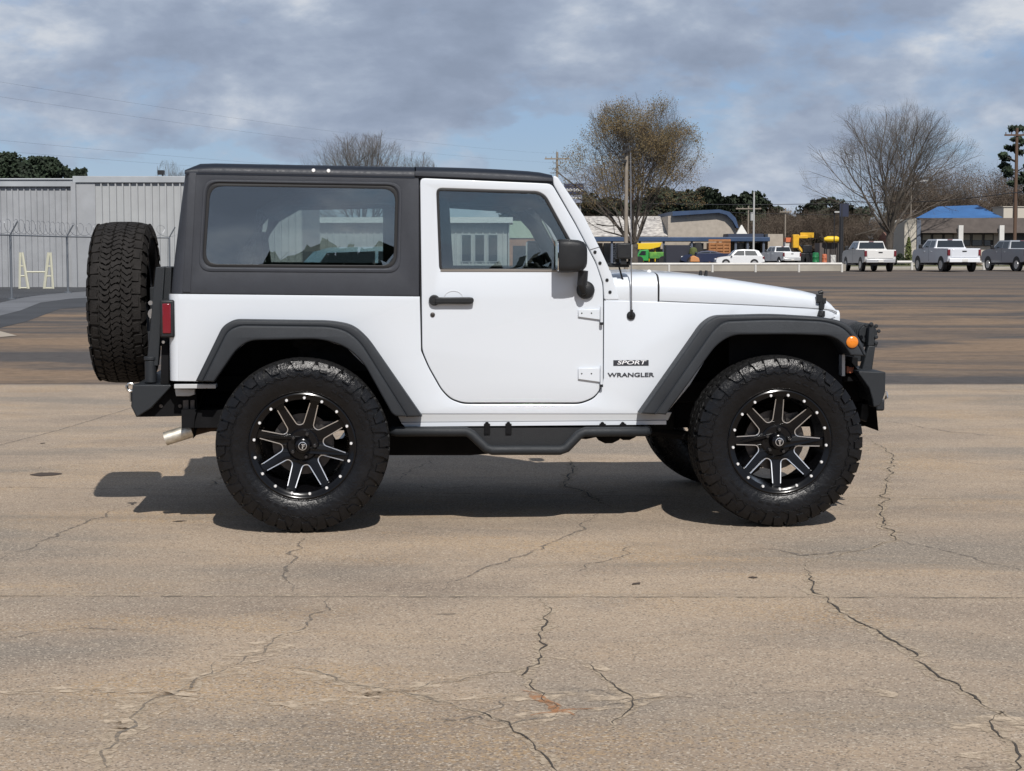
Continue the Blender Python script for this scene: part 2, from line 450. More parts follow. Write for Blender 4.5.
for px, w in HAIR: ribbon(px, w * 0.75, greyd_m, 0.0028, 0.08, jit=1.0)
for px, w in HAIR[:4]: ribbon(px, w * 3.5, pale_m, 0.0017, 0.08, jit=1.2)
PALE = [
 ([(-10, 692), (60, 690), (130, 690), (190, 696), (215, 698)], 0.030), ([(290, 671), (340, 683), (375, 692), (400, 691), (450, 681), (530, 668)], 0.035),
 ([(255, 703), (310, 706), (360, 700), (400, 692), (440, 694)], 0.035), ([(450, 700), (500, 700), (560, 696), (640, 697), (692, 697)], 0.035),
 ([(165, 692), (145, 706), (125, 718), (118, 730)], 0.09), ([(478, 728), (520, 722), (560, 714), (620, 706), (680, 696)], 0.03), ([(120, 722), (105, 748), (95, 771)], 0.03),
 ([(300, 631), (270, 645), (240, 662), (205, 676), (165, 690)], 0.05), ([(990, 715), (1000, 722), (1010, 732)], 0.10), ([(1015, 750), (1024, 765)], 0.14),
 ([(540, 655), (600, 668), (680, 694)], 0.012), ([(865, 688), (895, 698)], 0.03), ([(512, 720), (490, 730), (470, 720)], 0.02),
]
for px, w in PALE: ribbon(px, w * 2.4, pale2_m, 0.0022, 0.05, jit=1.3)
ribbon([(520, 690), (545, 702), (556, 712), (575, 716)], 0.05, orange_m, 0.0024, 0.04)
ribbon([(530, 716), (556, 713), (600, 708)], 0.03, orange_m, 0.0025, 0.04)
jm = dusty('joint_grit', (0.13, 0.115, 0.095), 0.44, 0.58, 9.0)
ribbon([(-40, 596.6), (512, 597.5), (1070, 598.4)], 0.010, jm, 0.0030, 0.006, 'pavement_joint', 0.5, False)
ribbon([(-40, 595.2), (512, 596.1), (1070, 597.0)], 0.030, pale_m, 0.0012, 0.01, 'pavement_joint', 0.5, False)
ribbon([(-30, 453), (60, 430), (132, 408), (190, 386.5)], 0.02, greyd_m, 0.0030, 0.01, 'pavement_joint', 0.3, False)
ribbon([(-40, 487), (120, 489), (400, 493), (690, 497)], 0.012, jm, 0.0030, 0.006, 'pavement_joint', 0.5, False)
ribbon([(30, 475), (62, 474)], 0.22, mat('drain_stain', (0.06, 0.042, 0.03), 0.8), 0.0032, 0.02, 'pavement_stain')
for px in ([(172, 522), (187, 521)], [(640, 583), (632, 585)], [(748, 578), (758, 578)], [(45, 443), (40, 444)]):
    ribbon(px, 0.05, mat('drain_stain', (0, 0, 0)), 0.0032, 0.01, 'pavement_stain')
# left yard: dark wet-looking strip, paler curved drive, sandy wash
def sheet(px, m, z, name):
    b = MB(); b.poly([(v.x, v.y, z) for v in (gnd(*p) for p in px)]); return tag(b.build(name, m, smooth=0), kind='structure')
sheet([(-60, 330), (0, 328), (25, 322), (60, 309), (100, 306), (160, 305), (200, 300), (240, 286), (-200, 286), (-200, 330)], mat('dark_asphalt', (0.045, 0.047, 0.052), 0.8, var=0.3, vscale=0.5), 0.004, 'road')
sheet([(-60, 322), (0, 316), (20, 311), (40, 303), (70, 299), (110, 297), (160, 295), (160, 291.5), (90, 291.5), (50, 294), (25, 297.5), (0, 303), (-60, 308)], mat('pale_asphalt', (0.135, 0.14, 0.152), 0.8, var=0.25, vscale=0.6), 0.008, 'path')
sheet([(-40, 333), (0, 331.5), (17, 336), (0, 337.5), (-40, 339)], mat('sand_wash', (0.36, 0.31, 0.25), 0.9), 0.008, 'sand_patch')

# ------------------------------------------------------------------ left: metal warehouse, yard fence
clad = mat('galvanised_cladding', (0.33, 0.34, 0.355), 0.55, var=0.12, vscale=1.2)
cladm2 = mat('ribbed_cladding', (0.38, 0.39, 0.395), 0.5, var=0.08, vscale=1.0)
trim_g = mat('grey_trim', (0.36, 0.38, 0.40), 0.5, var=0.15, vscale=0.7)
white_b = mat('white_render', (0.62, 0.61, 0.58), 0.8, var=0.1, vscale=1.5)
beige_b = mat('beige_brick', (0.40, 0.35, 0.29), 0.85, var=0.15, vscale=2.0)
dark_w = mat('dark_window', (0.02, 0.025, 0.03), 0.08, coat=0.5)
def ribbed_wall(x0, x1, y, z0, z1, pitch, depth, m, name, parent, thick=0.08):
    b = MB(); pts = []; x = x0
    while x < x1 - 1e-6:
        e = min(x + pitch, x1)
        pts += [(x, 0.0), (x + pitch * 0.70, 0.0), (x + pitch * 0.76, -depth), (min(x + pitch * 0.93, x1), -depth)]; x = e
    pts += [(x1, 0.0)]
    A = [(p[0], y + p[1], z0) for p in pts]; B = [(p[0], y + p[1], z1) for p in pts]
    b.loft([A, B]); b.poly([(x0, y + thick, z0), (x1, y + thick, z0), (x1, y + thick, z1), (x0, y + thick, z1)])
    return b.build(name, m, parent, smooth=0)
WY = 66.0
g = at(0, 287, WY); e = at(0, 178.5, WY)
zt = e.z; xw0 = at(-150, 200, WY).x; xw1 = at(88, 200, WY).x; xw2 = at(302, 200, WY).x
wh = empty('metal_warehouse', (xw1, WY, 0), 0, 'long grey corrugated metal warehouse with a flat gutter line, left behind the car', 'warehouse')
def under(parent, o):                      # parent keeping world placement of unrotated parents
    o.location = (-parent.location.x, -parent.location.y, 0); return o
under(wh, ribbed_wall(xw0, xw1, WY, 0, zt - 0.12, 0.22, 0.05, clad, 'front_wall', wh))
under(wh, ribbed_wall(xw1 + 0.3, xw2, WY - 0.10, 0, zt - 0.02, 0.26, 0.08, cladm2, 'side_bay_wall', wh))
b = MB(); b.b2(xw0, xw1 + 0.0, WY - 0.14, WY + 0.1, zt - 0.30, zt - 0.03); b.b2(xw0, xw1, WY - 0.19, WY - 0.10, zt - 0.06, zt); under(wh, b.build('gutter', trim_g, wh, bevel=0.02))
b = MB(); b.b2(xw1 - 0.5, xw2, WY - 0.22, WY + 0.1, zt - 0.16, zt + 0.08); under(wh, b.build('fascia', trim_g, wh, bevel=0.02))
b = MB(); b.b2(xw1 - 0.45, xw1 + 0.3, WY - 0.16, WY + 0.2, 0, zt - 0.15); b.b2(xw1 - 0.55, xw1 - 0.38, WY - 0.30, WY - 0.15, 0, zt - 0.15); under(wh, b.build('downspout', clad, wh))
b = MB(); b.poly([(xw0, WY, zt), (xw2, WY, zt), (xw2, WY + 3, zt - 0.3), (xw0, WY + 3, zt - 0.3)]); b.poly([(xw2, WY, 0), (xw2, WY + 6, 0), (xw2, WY + 6, zt), (xw2, WY + 3, zt - 0.3), (xw2, WY, zt)]); b.poly([(xw0, WY + 3, zt - 0.3), (xw2, WY + 3, zt - 0.3), (xw2, WY + 6, zt), (xw0, WY + 6, zt)]); under(wh, b.build('roof', clad, wh, smooth=0))
b = MB(); p = at(161, 172.5, WY); b.box((p.x, p.y, p.z), (0.22, 0.25, 0.16)); b.tube([(p.x + 0.06, p.y, p.z - 0.3), (p.x + 0.06, p.y, p.z)], 0.03, 6); fl_ = b.build('floodlight', mat('black_metal', (0.015, 0.015, 0.017), 0.5), wh); under(wh, fl_)

# lower office behind
OY = 112.0
za = at(302, 217.3, OY); zb_ = at(508, 217.8, OY); zt2 = za.z
of = empty('low_office_building', (za.x, OY, 0), 0, 'low ribbed metal building with a white fascia seen through the car windows', 'building')
under(of, ribbed_wall(at(280, 220, OY).x, zb_.x, OY, 0, zt2 - 0.3, 0.42, 0.06, cladm2, 'wall', of))
b = MB(); b.b2(at(280, 220, OY).x, zb_.x + 0.3, OY - 0.6, OY + 9, zt2 - 0.35, zt2); under(of, b.build('roof', mat('white_fascia', (0.62, 0.64, 0.65), 0.6), of))
b = MB(); b.b2(zb_.x - 0.05, zb_.x, OY, OY + 9, 0, zt2 - 0.35); under(of, b.build('end_wall', cladm2, of))
for k in range(3):
    x0 = at(461 + k * 13.2, 240, OY).x; x1 = at(461 + k * 13.2 + 11, 240, OY).x
    b = MB(); b.b2(x0, x1, OY - 0.09, OY - 0.03, at(0, 262, OY).z, at(0, 234, OY).z); fr_ = b.build('window', trim_g, of); under(of, fr_)
    b = MB(); b.b2(x0 + 0.07, x1 - 0.07, OY - 0.12, OY - 0.095, at(0, 261, OY).z, at(0, 235, OY).z); pn = b.build('pane', dark_w, fr_)
SY = 140.0
sh = empty('brick_shop', (at(522, 240, SY).x, SY, 0), 0, 'small shop with pale green upper wall and brick base seen through the door window', 'building')
x0, x1 = at(500, 240, SY).x, at(556, 240, SY).x
b = MB(); b.b2(x0, x1, SY, SY + 6, at(0, 238, SY).z, at(0, 221, SY).z); under(sh, b.build('upper_wall', mat('pale_green_wall', (0.42, 0.50, 0.40), 0.8), sh))
b = MB(); b.b2(x0, x1, SY + 0.1, SY + 6, 0, at(0, 238, SY).z); under(sh, b.build('brick_wall', mat('red_brick', (0.36, 0.19, 0.12), 0.85, var=0.2, vscale=2), sh))
b = MB(); b.b2(x0 + 1.0, x0 + 2.2, SY + 0.02, SY + 0.08, 0.0, 1.6); under(sh, b.build('door', dark_w, sh))

# yard fence with razor wire
FP = [(-49, 60.0), (11.5, 0), (67, 0), (96, 0), (150, 0)]
def gp(px, py): v = gnd(px, py); return v
fpts = [gnd(-60, 305), gnd(11.7, 299.5), gnd(68, 293), gnd(122, 289.5), gnd(170, 288.5)]
fe = empty('chain_link_fence', tuple(fpts[1]), 0, 'chain-link yard fence with angled tops and coiled razor wire in front of the grey warehouse', 'fence')
galv = mat('galvanised_steel', (0.20, 0.215, 0.235), 0.45, metal=0.6)
FH = 1.80
for p in fpts:
    b = MB(); b.tube([p, p + Vector((0, 0, FH))], 0.035, 8); b.tube([p + Vector((0, 0, FH)), p + Vector((0.22, -0.05, FH + 0.36))], 0.022, 6); b.lathe([(0, .12), (.04, .12)], p, 'Z', 10)
    under(fe, b.build('post', galv, fe))
b = MB(); b.tube([p + Vector((0, 0, FH - 0.02)) for p in fpts], 0.022, 6); under(fe, b.build('top_rail', galv, fe))
def mesh_mat():
    m = bpy.data.materials.new('chain_link_mesh'); m.use_nodes = True; t = m.node_tree; bb = t.nodes['Principled BSDF']
    bb.inputs['Base Color'].default_value = (0.28, 0.29, 0.31, 1); bb.inputs['Metallic'].default_value = 0.5; bb.inputs['Roughness'].default_value = 0.5
    bb.inputs['Alpha'].default_value = 0.10      # 50 mm links, far below one pixel here
    return m
b = MB()
for p, q in zip(fpts, fpts[1:]): b.poly([p + Vector((0, 0, 0.03)), q + Vector((0, 0, 0.03)), q + Vector((0, 0, FH - 0.03)), p + Vector((0, 0, FH - 0.03))])
under(fe, b.build('mesh', mesh_mat(), fe, smooth=0))
b = MB()
for p, q in zip(fpts, fpts[1:]):
    d = q - p; n = int(d.length / 0.62)
    pts = []
    for k in range(n * 14):
        f = k / (n * 14); a = k * 2 * math.pi / 14
        pts.append(p + d * f + Vector((math.cos(a) * 0.06 + 0.1, 0.05 + 0.05 * math.sin(a * 0.5), FH + 0.22 + math.sin(a) * 0.20)) + d.normalized() * math.cos(a) * 0.26)
    b.tube(pts, 0.0065, 4)
under(fe, b.build('razor_wire', mat('razor_wire_steel', (0.3, 0.31, 0.33), 0.4, metal=0.7), fe, smooth=0))

# cream A-frame racks against the warehouse
cream = mat('cream_painted_steel', (0.58, 0.565, 0.44), 0.6)
RY = 63.5
rk = empty('storage_rack', (at(35, 280, RY).x, RY, 0), 0, 'cream painted steel rack with two tapered ladder frames behind the yard fence', 'rack')
z0r, z1r = 0.0, at(0, 252.5, RY).z
for (a0, a1, c0, c1) in ((19.3, 20.5, 28, 22.5), (52.8, 51.0, 44, 49)):
    xa, xb_, xc, xd = (at(v, 270, RY).x for v in (a0, a1, c0, c1))
    b = MB(); b.tube([(xa, RY, 0), (xb_, RY, z1r)], 0.045, 6); b.tube([(xc, RY, 0), (xd, RY, z1r)], 0.055, 6)
    for f in (0.02, 0.35, 0.62, 0.97): b.tube([(xa + (xb_ - xa) * f, RY, z1r * f), (xc + (xd - xc) * f, RY, z1r * f)], 0.03, 5)
    under(rk, b.build('ladder_frame', cream, rk))
b = MB(); b.tube([(at(25, 270, RY).x, RY, at(0, 272, RY).z), (at(47, 270, RY).x, RY, at(0, 272, RY).z)], 0.035, 6); under(rk, b.build('crossbar', cream, rk))

# ------------------------------------------------------------------ trees
bark = mat('grey_bark', (0.085, 0.072, 0.06), 0.9, var=0.3, vscale=3)
twig = mat('twig_bark', (0.095, 0.080, 0.066), 0.9, var=0.25, vscale=1)
bud = mat('olive_bud_leaves', (0.135, 0.088, 0.036), 0.8, var=0.5, vscale=0.8, var2=(0.085, 0.072, 0.032))
pine = mat('pine_foliage', (0.018, 0.032, 0.014), 0.8, var=0.6, vscale=1.2)
pine2 = mat('evergreen_foliage', (0.022, 0.034, 0.015), 0.8, var=0.6, vscale=0.9)
brownw = mat('brown_woods_twigs', (0.10, 0.075, 0.055), 0.9, var=0.4, vscale=0.5)
def tree_mesh(seed, H, SPR, trunk_h, levels=6, limbs=7, leaf=0, up=0.35, leafsize=0.10, r0=0.30, zoff=0.0, leaf_top=0.0, dens_p=0.8):
    """bare deciduous tree: envelope half-width SPR, height H. returns wood mesh builder, leaf builder, trunk builder"""
    rnd = random.Random(seed); wood, lv, tk = MB(), MB(), MB()
    def seg(b, p, q, r1, r2, n): b.tube([p, q], [r1, r2], n, caps=False)
    czz = trunk_h * 0.8 + (H - trunk_h * 0.8) * 0.42; 
    def inside(p):
        zz = (p.z - czz); az = (H - czz) if zz > 0 else (czz - trunk_h * 0.35)
        dd = Vector((p.x, p.y, zz)).normalized(); e_ = 1.0 + 0.42 * mnoise.noise(dd * 2.2 + Vector((seed, 0, 0))) + 0.25 * mnoise.noise(dd * 6.0 + Vector((0, seed, 0)))
        return (p.x / SPR) ** 2 + (p.y / SPR) ** 2 + (zz / az) ** 2 < e_ * 0.97
    def grow(p, d, L, r, lev):
        n = 3
        for i in range(n):
            d = (d + Vector((rnd.gauss(0, .10), rnd.gauss(0, .10), rnd.gauss(0, .06) + up * 0.05))).normalized()
            q = p + d * (L / n)
            if not inside(q):
                if lev >= levels - 2 or rnd.random() < 0.7:
                    return
            r2 = r * 0.88
            seg(wood, p, q, r, r2, 5 if r > 0.05 else 3); p, r = q, r2
            if lev < levels:
                k = 1 if rnd.random() < dens_p else 0
                for _ in range(k):
                    side = d.orthogonal().normalized(); side.rotate(Matrix.Rotation(rnd.uniform(0, 6.283), 3, d))
                    a = rnd.uniform(0.35, 0.85); nd = (d * math.cos(a) + side * math.sin(a)); nd.z += up * 0.35 * rnd.random(); nd.normalize()
                    grow(p, nd, L * rnd.uniform(0.58, 0.82), r * rnd.uniform(0.5, 0.68), lev + 1)
        if lev >= levels - 1 and leaf and (p.z > leaf_top or rnd.random() < 0.2) and mnoise.noise(p * 0.55) > -0.12:
            for _ in range(leaf):
                c = p + Vector((rnd.gauss(0, .16), rnd.gauss(0, .16), rnd.gauss(0, .16))); s = leafsize * rnd.uniform(0.6, 1.4)
                u = Vector((rnd.gauss(0, 1), rnd.gauss(0, 1), rnd.gauss(0, 1))).normalized(); v = u.orthogonal().normalized()
                lv.poly([c - u * s, c + v * s * .6, c + u * s, c - v * s * .6])
        if lev < levels:
            grow(p, d, L * 0.75, r * 0.9, lev + 1)
    tk.tube([(0, 0, -0.1), (0.02, 0, 0.15), (0.0, 0.03, trunk_h * 0.5), (0.05, 0, trunk_h)], [r0 * 1.35, r0 * 1.05, r0 * 0.92, r0 * 0.85], 10)
    top = Vector((0.05, 0, trunk_h - 0.1))
    for k in range(limbs):
        a = 2 * math.pi * (k + rnd.uniform(-0.25, 0.25)) / limbs; t = rnd.uniform(0.35, 1.2) if k % 3 else rnd.uniform(0.05, 0.3)
        d = Vector((math.cos(a) * math.sin(t), math.sin(a) * math.sin(t), math.cos(t)))
        grow(top + Vector((0, 0, rnd.uniform(-0.3, 0.2))), d, (H - trunk_h) * 0.34 * (1 + 0.15 * math.sin(t)), r0 * rnd.uniform(0.30, 0.42), 1)
    return wood, lv, tk
def place_tree(name, label, cat, loc, parts, group=None, rz=0):
    root = empty(name, loc, rz, label, cat, group)
    for nm, b, m in parts:
        if isinstance(b, MB):
            if len(b.bm.faces): b.build(nm, m, root, smooth=0, recalc=False)
    return root
# big budding tree above the windshield, centre right
TYd = 124.0
p = at(634, 262, TYd); Ht = at(0, 95, TYd).z; sp_half = (at(704, 150, TYd).x - at(559, 150, TYd).x) / 2
w_, l_, t_ = tree_mesh(11, Ht, sp_half * 1.06, 1.7, 7, 10, leaf=4, up=0.36, leafsize=0.045, r0=0.28, leaf_top=4.2, dens_p=0.90)
place_tree('budding_tree', 'large spreading tree with olive-brown buds, standing before the blue-roofed shops', 'tree', (p.x, TYd, 0), [('trunk', t_, bark), ('crown', w_, twig), ('foliage', l_, bud)])
# big bare tree right
TY2 = 138.0
p = at(889, 262, TY2); Ht = at(0, 100, TY2).z; sp_half = (at(980, 150, TY2).x - at(796, 150, TY2).x) / 2
w_, l_, t_ = tree_mesh(23, Ht, sp_half * 1.06, 2.6, 7, 10, leaf=0, up=0.35, r0=0.32, dens_p=0.90)
place_tree('bare_tree', 'very wide leafless grey tree behind the leftmost of the three parked pickups', 'tree', (p.x, TY2, 0), [('trunk', t_, bark), ('crown', w_, twig)])
# bare trees above the roof
for i, (px, top, hw_, seed, lab) in enumerate(((362, 130, 42, 31, 'leafless treetop showing above the black roof of the car'), (418, 149, 16, 37, 'small low leafless treetop above the joint of the car roof'), (172, 163, 14, 41, 'tiny leafless treetop over the warehouse gutter by the black floodlight'))):
    Y = 150.0; p = at(px, 262, Y); Ht = at(0, top, Y).z; sw_ = hw_ * Y / F_PX
    w_, l_, t_ = tree_mesh(seed, Ht * 1.02, sw_ * 1.6, 2.0, 7, 11, leaf=0, up=0.55, r0=0.26, dens_p=0.92)
    place_tree('bare_tree', lab, 'tree', (p.x, Y, 0), [('trunk', t_, bark), ('crown', w_, twig)])
def clump_tree(seed, H, half, n, m, low=0.25, leaves=90, size=0.20, flat=0.6, round_=False):
    rnd = random.Random(seed); lv, tk = MB(), MB()
    tk.tube([(0, 0, -0.1), (0, 0, H * 0.5), (0.1, 0, H * 0.9)], [0.28, 0.2, 0.06], 7)
    for k in range(n):
        f = rnd.random() ** 0.8; z = H * (low + (1 - low) * f * 0.95)
        fr = (z / H - low) / (1 - low)
        rr = half * (math.sin(math.pi * min(1, 0.18 + 0.82 * fr)) ** 0.6 if round_ else (0.35 + 0.65 * math.sin(math.pi * min(1, fr * 0.9 + 0.1))))
        a = rnd.uniform(0, 6.283); q = rr * math.sqrt(rnd.random()) * 0.9
        c = Vector((math.cos(a) * q, math.sin(a) * q, z)); cr = half * rnd.uniform(0.16, 0.34)
        tk.tube([(0, 0, max(0.3, z - q * 0.4)), c], [0.07, 0.02], 4, caps=False)
        for _ in range(leaves):
            v = Vector((rnd.gauss(0, 1), rnd.gauss(0, 1), rnd.gauss(0, 1))).normalized() * cr * rnd.uniform(0.35, 1.0); v.z *= flat
            u = Vector((rnd.gauss(0, 1), rnd.gauss(0, 1), rnd.gauss(0, 1))).normalized(); w = u.orthogonal().normalized(); s = size * rnd.uniform(0.6, 1.3); cc_ = c + v
            if cc_.z > H: cc_.z = H - rnd.random() * 0.2
            lv.poly([cc_ - u * s, cc_ + w * s * .7, cc_ + u * s, cc_ - w * s * .7])
    return lv, tk
# pines over the warehouse
for i, (px, top, hw_, lab) in enumerate(((4, 153, 34, 'dark round pine crown over the far left end of the warehouse roof'), (34, 155, 34, 'dark pine crown over the warehouse, middle of the three there'), (58, 164, 15, 'smallest dark pine crown over the warehouse, nearest the car'))):
    Y = 112.0; p = at(px, 262, Y); Ht = at(0, top, Y).z
    lv, tk = clump_tree(50 + i, Ht, hw_ * Y / F_PX, 70 if i < 2 else 40, pine, 0.55, 110, 0.15, 0.8, True)
    place_tree('pine_tree', lab, 'tree', (p.x, Y + i * 3, 0), [('crown', lv, pine), ('trunk', tk, bark)])
p = at(1014, 262, 160); Ht = at(0, 124, 160).z
lv, tk = clump_tree(61, Ht, 20 * 160 / F_PX, 20, pine, 0.52, 90, 0.20)
place_tree('pine_tree', 'tall pine with open clumps at the right edge above the utility pole', 'tree', (p.x, 160, 0), [('crown', lv, pine), ('trunk', tk, bark)])

# wood beyond the shops: evergreens and brown leafless trees, each a tree of its own
ever, brown = [], []
for s_ in range(3):
    lv, tk = clump_tree(70 + s_, 8.0, 3.4, 34, pine2, 0.08, 90, 0.27, 0.8, True)
    ever.append((lv.build('crown', pine2, None, smooth=0, recalc=False), tk.build('trunk', bark, None, smooth=0)))
for s_ in range(3):
    w_, l_, t_ = tree_mesh(80 + s_, 8.0, 3.8, 1.4, 6, 8, leaf=2, up=0.6, leafsize=0.055, r0=0.14, dens_p=0.75)
    l_mb = l_.build('foliage', brownw, None, smooth=0, recalc=False)
    brown.append((w_.build('crown', brownw, None, smooth=0, recalc=False), t_.build('trunk', bark, None, smooth=0), l_mb))
def forest(kind, px, top, Y, first, label, group, wid=1.0, rr=None):
    protos = ever if kind == 'e' else brown
    pr = protos[rr.randrange(3)]
    H_ = at(0, top, Y).z; p = at(px, 260, Y)
    root = empty('evergreen_tree' if kind == 'e' else 'leafless_tree', (p.x, Y, 0), rr.uniform(0, 6.28), label, 'tree', group)
    s = H_ / 8.0
    for o in pr:
        c = o.copy(); COL.objects.link(c); c.parent = root; c.scale = (s * wid, s * wid, s)
rr = random.Random(99)
EG = 'dark evergreens of the wood beyond the shops'; BG = 'brown leafless trees of the wood beyond the shops'
el = 'dark green evergreen in the wood beyond the shops and the street'; bl = 'brown leafless tree in the wood beyond the shops and the street'
for px in range(520, 704, 9): forest('e', px + rr.uniform(-4, 4), rr.uniform(186, 204), 245 + rr.uniform(-12, 12), 0, el, EG, 1.2, rr)
for px, tp in ((690, 200), (704, 194), (716, 190), (728, 197), (740, 195), (752, 192), (764, 198), (772, 207), (782, 214), (792, 216), (806, 204), (818, 200), (830, 198), (842, 203), (858, 206)): forest('e', px, tp, 238 + rr.uniform(-10, 10), 0, el, EG, 1.0, rr)
for px in range(560, 760, 14): forest('b', px + rr.uniform(-4, 4), rr.uniform(206, 220), 225 + rr.uniform(-6, 6), 0, bl, BG, 1.3, rr)
for px in range(770, 900, 8): forest('b', px + rr.uniform(-3, 3), rr.uniform(204, 216), 222 + rr.uniform(-8, 8), 0, bl, BG, 1.2, rr)
for px in range(900, 1075, 9): forest('b', px + rr.uniform(-4, 4), rr.uniform(158, 190), 215 + rr.uniform(-10, 10), 0, bl, BG, 1.0, rr)
for px in range(905, 1075, 15): forest('e', px + rr.uniform(-4, 4), rr.uniform(192, 204), 235 + rr.uniform(-5, 5), 0, el, EG, 1.0, rr)
for px in range(850, 1070, 16): forest('b', px + rr.uniform(-4, 4), rr.uniform(208, 222), 196 + rr.uniform(-6, 6), 0, bl, BG, 1.5, rr)
for px in range(-80, 520, 26): forest('e', px, rr.uniform(216, 226), 250, 0, el, EG, 1.7, rr)
for pr in ever + brown:
    for o in pr: bpy.data.objects.remove(o)
# trees on the street side behind the photographer (they show in the window reflections)
b = MB(); r7 = random.Random(7)
for k in range(9000):
    x = r7.uniform(-70, 70); y = -46 + r7.uniform(-4, 4); z = r7.random() * (3.0 + 1.8 * mnoise.noise(Vector((x * 0.22, 0, 0))) + 0.8 * mnoise.noise(Vector((x * 0.9, 4, 0))))
    c = Vector((x, y, z)); u = Vector((r7.gauss(0, 1), r7.gauss(0, 1), r7.gauss(0, 1))).normalized(); v = u.orthogonal().normalized(); s = r7.uniform(0.25, 0.6)
    b.poly([c - u * s, c + v * s, c + u * s, c - v * s])
o = b.build('hedgerow', pine2, None, smooth=0, recalc=False); tag(o, 'dark hedgerow across the lot behind the photographer', 'hedge', kind='stuff')

# ------------------------------------------------------------------ street rail, kerb and poles
railw = mat('white_pipe_rail', (0.62, 0.60, 0.56), 0.6, var=0.15, vscale=2)
conc = mat('pale_concrete', (0.36, 0.33, 0.28), 0.85, var=0.2, vscale=0.6)
LY = 107.0
b = MB(); b.b2(at(560, 264, 119).x, at(1080, 264, 119).x, 119, 119.4, 0, 0.14); tag(b.build('kerb', conc, None), kind='structure')
b = MB(); b.b2(at(500, 264, 130).x, at(1100, 264, 130).x, 119.4, 127, 0.10, 0.13); tag(b.build('pavement', conc, None), kind='structure')
b = MB(); b.b2(at(800, 264, 130).x, at(1100, 264, 130).x, 127, 134, 0.10, 0.16); tag(b.build('grass_verge', mat('dry_grass', (0.10, 0.10, 0.04), 0.9, var=0.4, vscale=1), None), kind='structure')
rl = empty('pipe_rail', (at(700, 264, LY).x, LY, 0), 0, 'long white pipe rail on short posts along the far edge of the parking lot', 'railing')
zr_ = at(0, 264.2, LY).z
b = MB(); b.tube([(at(560, 264, LY).x, LY, zr_), (at(842, 264, LY).x, LY, zr_ + 0.02)], 0.075, 8); under(rl, b.build('rail', railw, rl))
for px in (580, 625, 669, 712.5, 755.6, 799, 842):
    x = at(px, 264, LY).x; b = MB(); b.tube([(x, LY, 0), (x, LY, zr_ + 0.04)], 0.07, 8); under(rl, b.build('post', railw, rl))
b = MB(); b.b2(at(560, 264, 112).x, at(846, 264, 112).x, 112, 112.3, 0, 0.42); lw = b.build('low_wall', conc, None); tag(lw, 'low pale concrete wall just behind the white pipe rail', 'wall')
r2 = empty('guard_rail', (at(960, 264, 118).x, 118, 0), 0, 'low white rail behind the parked pickups on the right', 'railing')
b = MB(); z2 = at(0, 262, 118).z; b.tube([(at(897, 264, 118).x, 118, z2), (at(1080, 264, 118).x, 118, z2)], 0.09, 8); under(r2, b.build('rail', railw, r2))
for px in (912, 984, 1045):
    x = at(px, 264, 118).x; b = MB(); b.tube([(x, 118, 0), (x, 118, z2 + 0.05)], 0.09, 8); under(r2, b.build('post', railw, r2))

wood_p = mat('weathered_pole', (0.25, 0.215, 0.175), 0.85, var=0.2, vscale=2)
wood_d = mat('dark_brown_pole', (0.10, 0.06, 0.04), 0.85)
steel_p = mat('pale_steel_pole', (0.45, 0.45, 0.44), 0.5)
blk = mat('black_metal', (0.015, 0.015, 0.017), 0.5)
def pole(name, label, px, top, Y, r, m, base=272):
    q = at(px, 250, Y); root = empty(name, (q.x, Y, 0), 0, label, 'pole')
    b = MB(); b.tube([(0, 0, -0.05), (0, 0, at(0, top, Y).z)], [r, r * 0.8], 10); b.build('shaft', m, root)
    return root, at(0, top, Y).z
rt_, zp = pole('flood_light_pole', 'grey wooden pole with stacked black floodlights in front of the budding tree', 626, 146, 104, 0.125, wood_p)
for k, (dx, dz) in enumerate(((0.02, 0.05), (-0.12, -0.35), (0.1, -0.25), (-0.3, -0.62), (-0.15, -0.85), (-0.38, -1.0))):
    b = MB(); b.box((dx, -0.2, zp + dz), (0.30, 0.22, 0.16), rot=Matrix.Rotation(R(-25 + k * 9), 3, 'Y')); b.tube([(dx, -0.15, zp + dz), (0, 0, zp + dz - 0.1)], 0.03, 5); b.build('floodlight', blk, rt_, bevel=0.02)
pole('street_pole', 'thin brown pole right beside the floodlight pole', 632.5, 150, 132, 0.07, wood_d)
rt_, zp = pole('street_lamp', 'pale slender lamp pole between the curved roof and the dark evergreens', 753.5, 192, 170, 0.10, steel_p)
rt_, zp = pole('street_lamp', 'pale lamp pole with a short arm in front of the wide bare tree', 910.3, 182, 150, 0.05, wood_p)
b = MB(); b.tube([(0, 0, zp - 0.1), (1.0, -0.2, zp + 0.1)], 0.03, 5); b.box((1.1, -0.2, zp + 0.1), (0.4, 0.2, 0.1)); b.build('lamp_head', steel_p, rt_)
rt_, zp = pole('street_lamp', 'thin lamp pole with one pale head left of the black pylon', 834, 212, 150, 0.05, blk)
b = MB(); b.tube([(0, 0, zp), (0.25, -0.1, zp)], 0.03, 5); b.box((0.2, -0.1, zp), (0.45, 0.3, 0.12)); b.build('lamp_head', steel_p, rt_)
rt_, zp = pole('black_pylon', 'square black pylon sign mast left of the leftmost parked pickup', 841, 203, 120, 0.16, blk)
b = MB(); b.b2(-0.12, 0.45, -0.12, 0.12, zp - 0.9, zp - 0.05); b.build('cabinet', mat('navy_cabinet', (0.02, 0.025, 0.05), 0.5), rt_)
